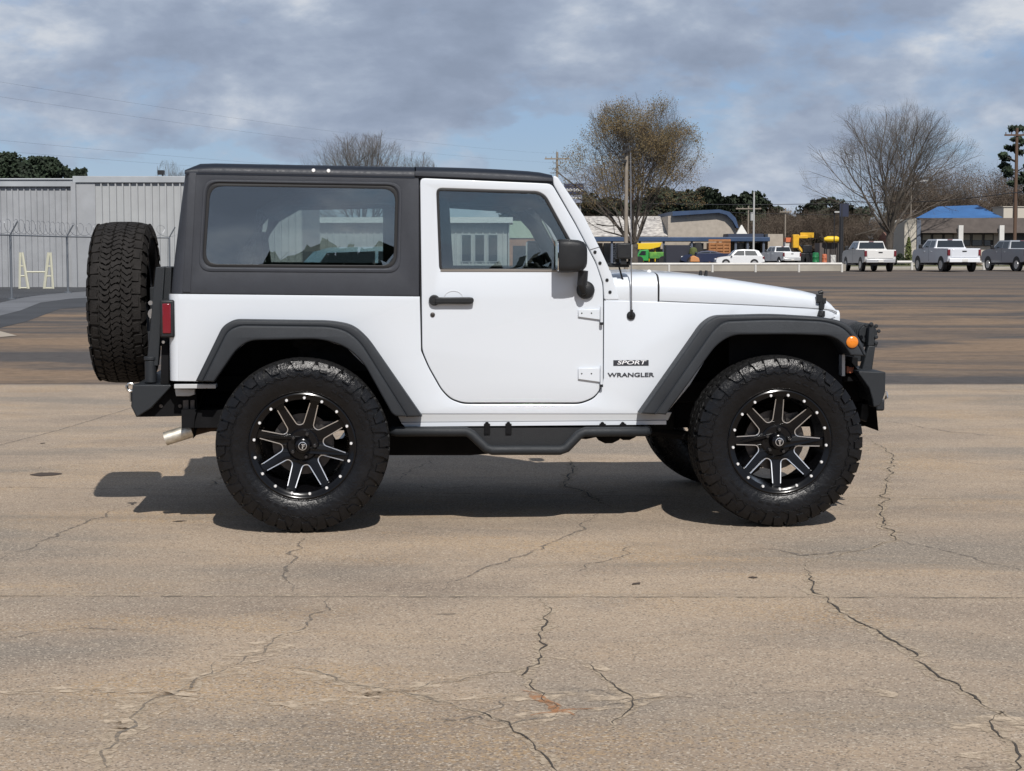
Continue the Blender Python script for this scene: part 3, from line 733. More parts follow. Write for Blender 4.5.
def utility(px, top, Y, r, m, lab, arms=((0.5, 1.1),), ins=True):
    rt_, zp = pole('utility_pole', lab, px, top, Y, r, m)
    for dz, hw_ in arms:
        b = MB(); b.box((0, -0.12, zp - dz), (hw_ * 2, 0.1, 0.12))
        for k in (-0.9, -0.45, 0.45, 0.9): b.tube([(hw_ * k, -0.12, zp - dz), (hw_ * k, -0.12, zp - dz + 0.2)], 0.035, 5)
        b.build('crossarm', m, rt_)
    return rt_, zp
utility(1014.5, 128, 128, 0.13, wood_d, 'dark brown utility pole in front of the right hand shop front', ((0.5, 0.9),))
utility(785, 208, 185, 0.09, wood_p, 'short thin utility pole between the shops and the yellow machine', ((0.4, 0.6),))
utility(557, 152, 160, 0.13, wood_p, 'utility pole beside the left flank of the budding tree', ((0.6, 1.1),))
rt_, zp = utility(748, 206, 200, 0.10, wood_p, 'wooden utility pole with a transformer behind the curved roof', ((0.3, 1.4),))
b = MB(); b.lathe([(zp - 1.6, .25), (zp - 0.7, .25)], (0.45, 0, 0), 'Z', 10); b.build('transformer', steel_p, rt_)
cable = mat('black_cable', (0.03, 0.03, 0.035), 0.6)
def wire(p, q, sag, lab, r=0.02):
    p, q = Vector(p), Vector(q); pts = []
    for k in range(25):
        f = k / 24; v = p.lerp(q, f); v.z -= sag * 4 * f * (1 - f); pts.append(v)
    b = MB(); b.tube(pts, r, 4); tag(b.build('power_line', cable, None, smooth=0), lab, 'cable')
wire(at(843, 201, 150), at(1014, 192.5, 128), 0.35, 'sagging cable from the wood to the brown utility pole at right', 0.03)
wire(at(1014, 192.5, 128), at(1100, 186, 110), 0.2, 'cable running off right from the brown utility pole', 0.03)
wire(at(557, 200, 190), at(850, 203, 190), 0.3, 'long level cable across the gap between the evergreens', 0.028)
wire(at(700, 211, 180), at(1010, 208, 190), 0.5, 'lower level cable in front of the brown wood', 0.02)
for i, (a, c, lab) in enumerate((((-120, 62), (560, 154), 'uppermost of the thin cables crossing the sky above the warehouse'), ((-120, 78), (560, 163), 'second thin cable crossing the sky above the warehouse'), ((-120, 128), (557, 176), 'third thin cable from the top over the warehouse'), ((-120, 140), (557, 180), 'lowest thin cable over the warehouse gutter'))):
    wire(at(*a, 70), at(*c, 160), 0.5, lab, 0.003)

# ------------------------------------------------------------------ shops beyond the street
bluer = mat('blue_metal_roof', (0.035, 0.065, 0.13), 0.5, var=0.15, vscale=1)
brblue = mat('bright_blue_roof', (0.04, 0.13, 0.32), 0.6, var=0.2, vscale=0.6)
BY = 178.0
sa = empty('curved_roof_shop', (at(680, 250, BY).x, BY, 0), 0, 'beige shop hall with blue curved roof edge and long blue canopy behind the budding tree', 'building')
xs = [at(v, 240, BY).x for v in (560, 668, 736)]
zc1 = at(0, 214, BY).z; zc0 = at(0, 238, BY).z
hallpx = [(668, 216), (718, 212.5), (726, 215), (732, 221), (736, 230), (736, 262), (668, 262)]
hp = [(at(a, c, BY).x, max(0, at(a, c, BY).z)) for a, c in hallpx]
b = MB(); b.prism(hp, BY, BY + 16, 'Y'); under(sa, b.build('gable_wall', beige_b, sa))
rp_ = [(672, 211.5), (719, 209.5), (729, 212), (735, 218), (738, 228), (736, 228), (732, 221), (726, 215), (718, 212.8), (672, 216)]
b = MB(); b.prism([(at(a, c, BY).x, at(a, c, BY).z) for a, c in rp_], BY - 0.6, BY + 17, 'Y'); under(sa, b.build('curved_roof', bluer, sa))
b = MB(); b.b2(at(560, 250, BY).x, xs[1], BY, BY + 16, 0, at(0, 237, BY).z); under(sa, b.build('side_wall', beige_b, sa))
b = MB(); z_a, z_b = at(0, 236.5, BY).z, at(0, 217, BY + 8).z
b.prism([(BY - 0.3, z_a), (BY + 9, z_b + 0.1), (BY + 16, z_b + 0.1), (BY + 16, z_a)], at(560, 250, BY).x, xs[1] - 0.05, 'X'); under(sa, b.build('metal_roof', mat('patchy_pale_roof', (0.55, 0.52, 0.47), 0.6, var=0.6, vscale=2.2, var2=(0.2, 0.18, 0.17)), sa))
CYY = 170.0
b = MB(); b.b2(at(560, 240, CYY).x, at(770, 240, CYY).x, CYY, CYY + 7, at(0, 241.5, CYY).z, at(0, 237, CYY).z); under(sa, b.build('canopy', bluer, sa, bevel=0.05))
b = MB(); b.b2(at(732, 240, 171).x, at(768, 240, 171).x, 174, 180, at(0, 238, 171).z, at(0, 233.5, 171).z); under(sa, b.build('parapet', mat('navy_parapet', (0.03, 0.04, 0.07), 0.6), sa))
for px in (596, 612, 640, 664, 692, 718, 736, 748, 764):
    b = MB(); b.tube([(at(px, 250, CYY).x, CYY + 0.3, 0), (at(px, 250, CYY).x, CYY + 0.3, at(0, 240, CYY).z)], 0.12, 6); under(sa, b.build('canopy_post', mat('grey_blue_post', (0.12, 0.14, 0.18), 0.6), sa))
for px0, px1 in ((590, 600), (604, 612), (616, 640), (690, 704), (738, 766)):
    b = MB(); b.b2(at(px0, 250, 177).x, at(px1, 250, 177).x, 177.4, 177.9, 0.0, at(0, 243, 177).z); under(sa, b.build('shop_window', dark_w if px0 not in (604,) else white_b, sa))
for px0 in (597, 610, 655): 
    b = MB(); b.b2(at(px0, 250, 176).x, at(px0 + 6, 250, 176).x, 176.6, 177.2, 0.0, at(0, 243, 177).z); under(sa, b.build('white_panel', white_b, sa))
b = MB(); b.b2(at(768, 240, 172).x, at(783, 240, 172).x, 172, 182, 0, at(0, 234, 172).z); o = b.build('block_building', beige_b, None); tag(o, 'small plain beige block building at the right end of the blue canopy', 'building')
b = MB(); q = at(742, 234, 200); b.loft([[(q.x - 0.6, 200, q.z), (q.x + 0.6, 200, q.z), (q.x + 0.6, 201, q.z), (q.x - 0.6, 201, q.z)], [(q.x - .05, 200.4, q.z + 1), (q.x + .05, 200.4, q.z + 1), (q.x + .05, 200.5, q.z + 1), (q.x - .05, 200.5, q.z + 1)]], closed=True); tag(b.build('vent_cowl', white_b, None), 'tiny white pointed vent cowl above the blue canopy', 'vent')

# right-hand shop
RYY = 142.0
rs = empty('mansard_shop', (at(960, 250, RYY).x, RYY, 0), 0, 'low shop front with a dark brown mansard fascia and pale columns behind the pickups', 'building')
X = lambda px, Y=RYY: at(px, 250, Y).x
Z = lambda py, Y=RYY: at(0, py, Y).z
b = MB(); b.prism([(RYY - 1.2, Z(233)), (RYY - 0.2, Z(218)), (RYY + 8, Z(218)), (RYY + 8, Z(233))], X(918), X(1090), 'X'); under(rs, b.build('mansard_fascia', mat('brown_shingle', (0.085, 0.07, 0.062), 0.85, var=0.2, vscale=2), rs))
b = MB(); b.b2(X(915), X(1090), RYY, RYY + 8, 0, Z(233)); under(rs, b.build('wall', mat('cream_wall', (0.5, 0.46, 0.39), 0.8), rs))
for px0, px1 in ((921, 931), (931.6, 942.5), (943, 953), (959, 970), (971, 982), (983, 993), (1000, 1024), (1026, 1060)):
    b = MB(); b.b2(X(px0), X(px1), RYY - 0.12, RYY - 0.04, Z(246), Z(233.3)); f_ = b.build('window', mat('dark_frame', (0.03, 0.028, 0.026), 0.5), rs); under(rs, f_)
    b = MB(); b.b2(X(px0) + 0.08, X(px1) - 0.08, RYY - 0.16, RYY - 0.125, Z(240), Z(234.5)); b.build('blind', mat('tan_blind', (0.36, 0.33, 0.26), 0.8), f_) if px0 < 999 else b.bm.free()
    b = MB(); b.b2(X(px0) + 0.08, X(px1) - 0.08, RYY - 0.16, RYY - 0.125, Z(245.6), Z(240.3)); b.build('pane', dark_w, f_)
for px in (956, 996.5):
    b = MB(); b.b2(X(px - 2.3), X(px + 2.3), RYY - 1.5, RYY - 1.15, 0, Z(225.5)); under(rs, b.build('column', white_b, rs))
b = MB(); b.b2(X(902), X(915.5), RYY - 0.8, RYY + 4, 0, Z(222)); b.prism([(X(902), Z(222)), (X(915.5), Z(222)), (X(914), Z(218.5)), (X(905), Z(219.5))], RYY - 0.7, RYY + 4, 'Y'); under(rs, b.build('corner_bay', mat('cream_wall', (0, 0, 0)), rs))
b = MB(); b.b2(X(914), X(918), RYY - 0.9, RYY - 0.5, 0, Z(220)); under(rs, b.build('corner_pillar', mat('grey_blue_post', (0, 0, 0)), rs))
HY = 160.0
b = MB(); e0 = [(at(px, py, Y).x, Y, at(px, py, Y).z) for px, py, Y in ((914, 219, HY), (1003, 217.5, HY), (1003, 217.5, HY + 12), (914, 219, HY + 12))]
rdg = [(at(938, 207, HY + 5).x, HY + 5, at(938, 206.5, HY + 5).z), (at(978, 205, HY + 5).x, HY + 5, at(978, 205.0, HY + 5).z)]
b.poly([e0[0], e0[1], rdg[1], rdg[0]]); b.poly([e0[1], e0[2], rdg[1]]); b.poly([e0[2], e0[3], rdg[0], rdg[1]]); b.poly([e0[3], e0[0], rdg[0]])
bb_ = empty('blue_roof_building', (at(960, 250, HY).x, HY, 0), 0, 'building with a bright blue hipped roof rising behind the dark brown fascia', 'building')
under(bb_, b.build('hip_roof', brblue, bb_, smooth=0))
b = MB(); b.b2(e0[0][0] + 0.3, e0[1][0] - 0.3, HY + 0.3, HY + 11.7, 0, e0[0][2] - 0.02); under(bb_, b.build('wall', beige_b, bb_))
b = MB(); b.b2(at(1003, 240, 176).x, at(1080, 240, 176).x, 176, 180, 0, at(0, 207, 176).z); b.b2(at(1003, 240, 176).x - 0.1, at(1080, 240, 176).x, 175.9, 180.1, at(0, 207, 176).z, at(0, 206.3, 176).z); tag(b.build('cream_block', mat('cream_wall', (0, 0, 0)), None), 'plain cream rooftop block at the right edge above the brown fascia', 'building')
# small white house behind
HX = 185.0
hs2 = empty('small_house', (at(896, 250, HX).x, HX, 0), 0, 'tiny red-roofed white house under the wide bare tree', 'house')
b = MB(); b.b2(at(889, 250, HX).x, at(905, 250, HX).x, HX, HX + 5, 0, at(0, 239, HX).z); under(hs2, b.build('wall', mat('house_brick', (0.30, 0.17, 0.13), 0.8, var=0.3, vscale=2), hs2))
b = MB(); b.prism([(HX - 0.4, at(0, 239, HX).z), (HX + 2.5, at(0, 232, HX).z), (HX + 5.4, at(0, 239, HX).z)], at(888, 250, HX).x, at(906, 250, HX).x, 'X'); under(hs2, b.build('roof', mat('red_tile', (0.22, 0.11, 0.08), 0.8), hs2))
for px in (892, 898): 
    b = MB(); b.b2(at(px, 250, HX).x, at(px + 3.5, 250, HX).x, HX - 0.1, HX - 0.03, at(0, 251, HX).z, at(0, 241, HX).z); under(hs2, b.build('window', mat('blue_white_window', (0.35, 0.42, 0.52), 0.3), hs2))
# conical shrub and low shrubs
def shrub(name, lab, px, top, half, Y, m, seed, cone=False):
    rnd = random.Random(seed); b = MB(); H_ = at(0, top, Y).z; q = at(px, 250, Y); hw_ = half * Y / F_PX
    for _ in range(650):
        f = rnd.random(); z = H_ * f; r_ = hw_ * ((1 - f) ** 0.7 if cone else math.sqrt(max(0.05, 1 - f * f))) * math.sqrt(rnd.random()); a = rnd.uniform(0, 6.283)
        c = Vector((math.cos(a) * r_, math.sin(a) * r_, z)); u = Vector((rnd.gauss(0, 1), rnd.gauss(0, 1), rnd.gauss(0, 1))).normalized(); v = u.orthogonal().normalized(); s = rnd.uniform(0.05, 0.11)
        b.poly([c - u * s, c + v * s, c + u * s, c - v * s])
    root = empty(name, (q.x, Y, 0), 0, lab, 'shrub'); b.build('foliage', m, root, smooth=0, recalc=False); k = MB(); k.tube([(0, 0, -0.05), (0, 0, H_ * 0.7)], 0.05, 5); k.build('stem', bark, root)
gsh = mat('yellow_green_shrub', (0.10, 0.12, 0.035), 0.8, var=0.4, vscale=2)
shrub('conical_shrub', 'conical yellow-green shrub at the corner of the brown fascia shop', 908.5, 237, 5.5, 139, gsh, 3, True)
shrub('low_shrub', 'low dark shrub left of the conical one', 900, 254, 6, 139, pine2, 4)
shrub('low_shrub', 'low round brownish shrub between the second and third pickups', 978.5, 252.5, 3.2, 139, mat('brown_shrub', (0.12, 0.08, 0.05), 0.8), 5)

# pylon sign with small lettering behind the windshield pillar
NY = 150.0
sg = empty('pylon_sign', (at(575, 250, NY).x, NY, 0), 0, 'dark blue pylon sign with white lettering just right of the windshield pillar', 'sign')
b = MB(); b.b2(at(564, 250, NY).x, at(583.5, 250, NY).x, NY, NY + 0.4, at(0, 194, NY).z, at(0, 183.5, NY).z); under(sg, b.build('upper_panel', mat('navy_sign', (0.03, 0.04, 0.09), 0.5), sg))
b = MB(); b.b2(at(566, 250, NY).x, at(582, 250, NY).x, NY, NY + 0.4, at(0, 203, NY).z, at(0, 194.8, NY).z); under(sg, b.build('lower_panel', mat('grey_sign', (0.22, 0.25, 0.33), 0.5), sg))
for px in (568, 580):
    b = MB(); b.tube([(at(px, 250, NY).x, NY + 0.5, 0), (at(px, 250, NY).x, NY + 0.5, at(0, 184, NY).z)], 0.1, 6); under(sg, b.build('leg', steel_p, sg))
for k in range(5):      # the row of round white letters
    q = at(567 + k * 3.5, 190, NY); b = MB(); b.lathe([(0, .13), (-.04, .13), (-.04, .06), (0, .06)], (q.x, NY - 0.005, q.z), 'Y', 10, closed=True); under(sg, b.build('lettering', white_b, sg))
b = MB(); b.b2(at(570, 250, NY).x, at(581, 250, NY).x, NY - 0.03, NY - 0.005, at(0, 198.6, NY).z, at(0, 197.2, NY).z); under(sg, b.build('lettering', white_b, sg))

# ------------------------------------------------------------------ vehicles far off
def profile_body(b, prof, w, tum, zb):
    """prof: (x, z, half-width factor) closed outline in XZ; solid between -w and w with tumblehome above zb"""
    secs = []
    for f in (-1, -0.97, -0.5, 0, 0.5, 0.97, 1):
        sec = []
        for x, z in prof:
            ww = w - max(0, z - zb) * tum
            k = 0.96 if abs(f) == 1 else 1.0
            sec.append((x * (0.985 if abs(f) == 1 else 1.0), f * ww, z))
        secs.append(sec)
    b.loft(secs, closed=True)
tyr = mat('far_tyre', (0.015, 0.015, 0.016), 0.7); wht = mat('white_car_paint', (0.72, 0.73, 0.74), 0.4, coat=0.5)
def far_wheels(root, xs_, w, r, hubm):
    for x in xs_:
        for s in (-1, 1):
            b = MB(); b.lathe([(-.12, r * .6), (-.12, r * .93), (-.09, r), (.09, r), (.12, r * .93), (.12, r * .6)], (x, s * (w - 0.1), r), 'Y', 20); wh_ = b.build('wheel', tyr, root)
            b = MB(); b.lathe([(-.03, r * .62), (.01, r * .6), (.0, r * .2)] if s > 0 else [(.03, r * .62), (-.01, r * .6), (0, r * .2)], (x, s * (w + 0.035), r), 'Y', 14); b.build('hub', hubm, wh_)
def pickup(px, py_b, Y, rz, paint_m, label, group, bump_m=None, tailm=None, step=True):
    """front towards +X before rotation"""
    q = gnd(px, py_b) if Y is None else Vector((at(px, 250, Y).x, Y, 0))
    root = empty('pickup_truck', q, rz, label, 'pickup truck', group)
    w = 0.98
    lo = [(-2.72, 0.62), (-2.78, 0.80), (-2.80, 1.25), (-2.78, 1.36), (-0.72, 1.38), (-0.68, 1.42), (1.35, 1.40), (2.45, 1.28), (2.72, 1.15), (2.80, 0.85), (2.75, 0.55), (2.3, 0.50), (-2.2, 0.55)]
    b = MB(); profile_body(b, lo, w, 0.0, 1); body = b.build('body', paint_m, root, smooth=35)
    b = MB(); profile_body(b, [(-0.74, 1.38), (-0.62, 1.84), (-0.50, 1.90), (0.75, 1.90), (0.9, 1.86), (1.50, 1.38)], w - 0.06, 0.32, 1.38); cab = b.build('cab', paint_m, root, smooth=35)
    for s in (-1, 1):
        for x0, x1, x2, x3 in ((-0.52, 0.16, 0.16, -0.46), (0.24, 1.22, 0.80, 0.24)):
            y0, y1 = s * (w - 0.06 - 0.03 * 0.32 + 0.012), s * (w - 0.06 - 0.44 * 0.32 + 0.012)
            b = MB(); b.loft([[(x0, y0, 1.42), (x1, y0, 1.42), (x2, y1, 1.82), (x3, y1, 1.82)], [(x0, y0 - s * .03, 1.42), (x1, y0 - s * .03, 1.42), (x2, y1 - s * .03, 1.82), (x3, y1 - s * .03, 1.82)]], closed=True); b.build('side_window', dark_w, cab)
        b = MB(); b.b2(-2.82, -2.66, s * 0.84, s * 0.995, 0.95, 1.30); b.build('tail_light', redl_far, body, bevel=0.02)
        b = MB(); b.box((1.05, s * 1.12, 1.48), (0.14, 0.22, 0.24)); b.build('mirror', blk, cab, bevel=0.03)
        for xc in (-1.75, 1.85):
            b = MB(); b.lathe([(-.02, .46), (.02, .46)], (xc, s * (w - 0.017), 0.47), 'Y', 24); b.build('wheel_arch', blk, body)
        b = MB(); b.b2(0.13, 0.145, s * (w + 0.001), s * (w + 0.004), 0.6, 1.38); b.build('door_gap', blk, body)
        b = MB(); b.b2(-0.32, -0.10, s * (w + 0.0), s * (w + 0.03), 1.16, 1.21); b.b2(0.72, 0.94, s * (w + 0.0), s * (w + 0.03), 1.16, 1.21); b.build('door_handle', paint_m, body)
        if step: b = MB(); b.b2(-0.8, 1.3, s * 0.88, s * 1.02, 0.38, 0.46); b.build('running_board', blk, body)
    b = MB(); b.loft([[(-0.755 + 0.01, y * 0.90, 1.44), (-0.655 + 0.01, y * 0.80, 1.82)] for y in (-0.92, 0.92)]); 
    for v in b.bm.verts: v.co.x -= 0.015
    b.build('rear_window', dark_w, cab, smooth=0)
    b = MB(); b.loft([[(1.42, y * 0.92, 1.44), (0.96, y * 0.82, 1.83)] for y in (-0.92, 0.92)])
    for v in b.bm.verts: v.co.x += 0.025
    b.build('windshield', dark_w, cab, smooth=0)
    b = MB(); b.b2(-2.92, -2.74, -0.92, 0.92, 0.56, 0.80); b.build('rear_bumper', bump_m or chrome_far, body, bevel=0.03)
    b = MB(); b.b2(-2.94, -2.92, -0.16, 0.16, 0.60, 0.74); b.build('number_plate', white_b if tailm is None else blk, body)
    b = MB(); b.b2(-2.815, -2.79, -0.80, 0.80, 0.84, 1.32); tg = b.build('tailgate', paint_m, body, bevel=0.01)
    b = MB(); b.b2(-2.83, -2.812, -0.13, 0.13, 1.16, 1.23); b.build('tailgate_handle', blk, tg)
    b = MB(); b.box((-0.66, 0, 1.875), (0.06, 0.3, 0.035)); b.build('brake_lamp', redl_far, cab)
    b = MB(); b.b2(2.76, 2.84, -0.9, 0.9, 0.6, 1.1); b.build('grille', blk, body)
    b = MB(); b.b2(-2.5, 2.5, -0.5, 0.5, 0.38, 0.56); b.build('underbody', blk, body)
    far_wheels(root, (-1.75, 1.85), 0.96, 0.41, chrome_far)
    return root
redl_far = mat('dark_red_lens', (0.14, 0.015, 0.02), 0.25)
chrome_far = mat('satin_chrome', (0.60, 0.60, 0.60), 0.35, metal=0.6)
GP = 'pickups parked in a row at the far side of the lot'
silv = mat('silver_paint', (0.30, 0.32, 0.35), 0.4, coat=0.6); whp = mat('white_truck_paint', (0.62, 0.64, 0.68), 0.4, coat=0.5)
p_a = pickup(868.5, 270, 111, R(94), mat('cream_white_paint', (0.66, 0.65, 0.63), 0.4, coat=0.5), 'creamy white pickup nearest the black pylon, leftmost of the three', GP)
p_b = pickup(945.5, 270, 110, R(99), whp, 'white pickup with a bright bumper, parked in the middle of the three', GP, bump_m=mat('white_bumper', (0.72, 0.73, 0.75), 0.3))
p_c = pickup(1017, 270, 112, R(103), silv, 'silver-grey pickup cut by the right edge of the picture', GP, bump_m=mat('white_bumper', (0, 0, 0)))
p_a.scale = (0.97, 0.97, 0.97); p_b.scale = (1.02, 1.04, 1.03)
def sedan(name, cat, label, px, Y, rz, paint_m, Lh=2.25, roofz=1.45, suv=False, side_m=None):
    root = empty(name, (at(px, 250, Y).x, Y, 0), rz, label, cat)
    w = 0.90
    lo = [(-Lh, 0.45), (-Lh - 0.05, 0.75), (-Lh + 0.02, 0.98), (Lh - 1.25, 0.98), (Lh - 0.35, 0.86), (Lh, 0.66), (Lh + 0.02, 0.4), (Lh - 0.4, 0.28), (-Lh + 0.4, 0.30)]
    b = MB(); profile_body(b, lo, w, 0, 1); body = b.build('body', paint_m, root, smooth=40)
    cabp = [(-Lh + (0.10 if suv else 0.55), 0.96), (-Lh + (0.45 if suv else 1.05), roofz - 0.10), (-Lh + (0.8 if suv else 1.5), roofz), (-0.2, roofz + 0.02), (0.35, roofz - 0.04), (Lh - 1.20, 0.96)]
    b = MB(); profile_body(b, cabp, w - 0.04, 0.38, 0.96); cab = b.build('cabin', paint_m, root, smooth=40)
    inn = [(-Lh + (0.55 if suv else 1.0), 1.02), (-Lh + (0.75 if suv else 1.2), roofz - 0.12), (-0.45, roofz - 0.08), (-0.45, 1.02)]
    inn2 = [(-0.38, 1.02), (-0.38, roofz - 0.08), (0.20, roofz - 0.11), (Lh - 1.45, 1.02)]
    for s in (-1, 1):
        for pl in (inn, inn2):
            b = MB(); b.loft([[(x, s * (w - 0.04 - (z - 0.96) * 0.38 + o_), z) for x, z in pl] for o_ in (0.012, -0.02)], closed=True); b.build('side_window', dark_w, cab)
        b = MB(); b.b2(-Lh - 0.04, -Lh + 0.12, s * 0.62, s * 0.91, 0.72, 0.92); b.build('tail_light', redl_far, body)
        b = MB(); b.b2(Lh - 0.35, Lh - 0.02, s * 0.6, s * 0.89, 0.62, 0.76); b.build('headlight', clear_far, body)
        b = MB(); b.box((0.75, s * 1.0, 1.04), (0.14, 0.2, 0.13)); b.build('mirror', paint_m, cab, bevel=0.03)
        for xc in (-Lh + 0.85, Lh - 0.85):
            b = MB(); b.lathe([(-.02, .37), (.02, .37)], (xc, s * (w - 0.012), 0.34), 'Y', 22); b.build('wheel_arch', blk, body)
    b = MB(); b.loft([[(Lh - 1.17, y, 1.0), (0.42, y * 0.86, roofz - 0.06)] for y in (-0.76, 0.76)]); b.build('windshield', dark_w, cab, smooth=0)
    far_wheels(root, (-Lh + 0.85, Lh - 0.85), 0.88, 0.335, chrome_far)
    return root
clear_far = mat('far_lamp_glass', (0.6, 0.62, 0.65), 0.15)
v_a = sedan('parked_suv', 'car', 'white crossover car side-on behind the pipe rail, in front of the orange crate', 739, 138, R(180), wht, 2.1, 1.55, True)
v_a.scale = (0.86, 0.86, 0.84)
pv = pickup(780, 264, 140, R(106), wht, 'small white pickup behind the pipe rail right of the white crossover', None)
sedan('parked_suv', 'car', 'pale blue estate car standing directly behind the white off-road car, seen through its windows', 398, 40, R(0), mat('pale_blue_paint', (0.20, 0.30, 0.38), 0.35, coat=0.6), 2.25, 1.44, True)
sedan('parked_car', 'car', 'dark blue car half hidden left of the white crossover', 706, 150, R(170), mat('dark_blue_paint', (0.02, 0.03, 0.07), 0.4, coat=0.5), 2.0, 1.2)
pv.scale = (0.8, 0.74, 0.82)
# green delivery truck
VY = 158.0
gt = empty('green_truck', (at(650, 250, VY).x, VY, 0), 0, 'small bright green truck under the blue canopy below a yellow load', 'truck')
grn = mat('bright_green_paint', (0.03, 0.30, 0.06), 0.45, coat=0.4)
gx = lambda px: at(px, 250, VY).x
gz_ = lambda py: at(0, py, VY).z
b = MB(); b.prism([(gx(634), 0.3), (gx(634), gz_(258)), (gx(636), gz_(256)), (gx(640), gz_(250)), (gx(648), gz_(249.5)), (gx(648), 0.3)], VY - 0.9, VY + 0.9, 'Y'); under(gt, b.build('cab', grn, gt, bevel=0.05))
b = MB(); b.b2(gx(648.5), gx(667), VY - 0.95, VY + 0.95, 0.5, gz_(252)); under(gt, b.build('bed', mat('green_yellow_panel', (0.12, 0.28, 0.04), 0.6, var=0.6, vscale=2.5, var2=(0.03, 0.18, 0.04)), gt, bevel=0.04))
b = MB(); b.prism([(gx(638), gz_(255)), (gx(641), gz_(251)), (gx(645), gz_(251)), (gx(645), gz_(255))], VY - 0.93, VY - 0.90, 'Y'); under(gt, b.build('window', dark_w, gt))
for px in (638.5, 662):
    b = MB(); b.lathe([(-.1, .3), (-.1, .36), (.1, .36), (.1, .3)], (gx(px), VY - 0.85, 0.36), 'Y', 16); under(gt, b.build('wheel', tyr, gt))
yel = mat('yellow_plastic', (0.75, 0.50, 0.02), 0.5)
b = MB(); b.prism([(at(a, c, 160).x, at(a, c, 160).z) for a, c in ((635, 243.5), (662, 242.5), (660, 247), (650, 249.5), (636, 249.5))], 160, 161.5, 'Y')
for k in range(4): b.b2(at(637 + k * 6, 250, 160).x, at(638 + k * 6, 250, 160).x, 160.3, 161, 0.2, at(0, 247, 160).z)
tag(b.build('yellow_slide', yel, None, bevel=0.06), 'yellow plastic slide on legs above the green truck', 'slide')
b = MB(); b.b2(at(666, 250, 150).x, at(690, 250, 150).x, 150, 152.4, 0.1, at(0, 245, 150).z); b.b2(at(667, 250, 150).x, at(689, 250, 150).x, 150.1, 152.3, 0, 0.1); tag(b.build('black_container', mat('black_box', (0.02, 0.022, 0.035), 0.6), None, bevel=0.03), 'plain black box container right of the green truck', 'container')
cr_ = empty('wooden_crate', (at(719, 250, 155).x, 155, 0), 0, 'orange-brown wooden crate behind the white crossover car', 'crate')
orm = mat('orange_wood', (0.36, 0.16, 0.06), 0.7, var=0.25, vscale=3)
b = MB()
b.b2(at(709, 250, 155).x, at(730, 250, 155).x, 155.06, 157, 0.3, at(0, 243, 155).z); under(cr_, b.build('side', orm, cr_))
b = MB()
for k in range(7): z_ = 0.35 + k * 0.27; b.b2(at(708.5, 250, 155).x, at(730.5, 250, 155).x, 154.98, 155.05, z_, z_ + 0.2)
for px in (709, 716, 723, 729): b.b2(at(px, 250, 155).x, at(px + 1.3, 250, 155).x, 154.92, 154.975, 0.2, at(0, 242.5, 155).z)
under(cr_, b.build('slats', orm, cr_))
b = MB(); b.tube([(at(697, 250, 157).x, 157, 0), (at(697, 250, 157).x + .1, 157, 1.0), (at(698, 250, 157).x, 157, 1.9)], [0.7, 0.6, 0.25], 8); tag(b.build('tyre_stack', tyr, None), 'dark rounded stack between the black container and the wooden crate', 'tyres')
b = MB(); b.prism([(at(a, c, 148).x, max(0.0, at(a, c, 148).z)) for a, c in ((690, 262), (691, 257), (694, 255.5), (699, 258), (700, 262))], 148, 149, 'Y'); tag(b.build('orange_bin', mat('orange_bin', (0.55, 0.25, 0.10), 0.6), None, bevel=0.05), 'low orange bin right of the black container', 'bin')
b = MB(); b.lathe([(0, .3), (.35, .38), (.7, .28), (.8, .1)], (at(694, 250, 149).x, 149.6, at(0, 257, 149).z), 'Z', 10); tag(b.build('green_plant', mat('yellow_green_shrub', (0, 0, 0)), None), 'yellow-green plant on the low orange bin', 'plant')

# yellow machine, drums, lit sign, near the street corner
MY = 150.0
ym_ = empty('yellow_lift_machine', (at(800, 250, MY).x, MY, 0), 0, 'yellow lift machine with raised boom and a lettered yellow board, left of the green drum', 'machine')
mx = lambda px: at(px, 250, MY).x
mz = lambda py: at(0, py, MY).z
ylm = mat('machine_yellow', (0.72, 0.40, 0.02), 0.5, var=0.2, vscale=3)
b = MB(); b.b2(mx(793), mx(799), MY, MY + 0.8, mz(248), mz(234.5)); b.b2(mx(793), mx(808), MY + 0.05, MY + 0.7, mz(238.5), mz(235.5)); b.tube([(mx(798), MY + .3, mz(246)), (mx(803), MY + .3, mz(252)), (mx(801), MY + .3, mz(256))], 0.16, 6); under(ym_, b.build('boom', ylm, ym_, bevel=0.05))
b = MB(); b.b2(mx(791), mx(814), MY - 0.1, MY + 0.1, mz(238), mz(232.8)) if False else b.b2(mx(800.5), mx(814), MY + 0.15, MY + 0.35, mz(237.6), mz(232.5)); under(ym_, b.build('board', ylm, ym_))
b = MB(); b.b2(mx(790), mx(813), MY, MY + 1.6, 0.25, mz(253)); b.b2(mx(803), mx(812), MY, MY + 1.4, mz(253), mz(245)); under(ym_, b.build('chassis', blk, ym_, bevel=0.05))
for px in (793, 801, 809):
    b = MB(); b.lathe([(-.15, .3), (-.15, .42), (.15, .42), (.15, .3)], (mx(px), MY - 0.05, 0.42), 'Y', 14); under(ym_, b.build('wheel', tyr, ym_))
b = MB(); b.b2(mx(787), mx(792), MY + 1, MY + 2, 0.1, mz(242)); tag(b.build('white_booth', white_b, None), 'white booth with an orange top left of the yellow machine', 'booth')
b = MB(); b.b2(mx(787.5), mx(793), MY + 0.9, MY + 2.1, mz(242), mz(237.5)); tag(b.build('orange_awning', mat('orange_red', (0.60, 0.16, 0.07), 0.6), None), 'orange-red awning on top of the white booth', 'awning')
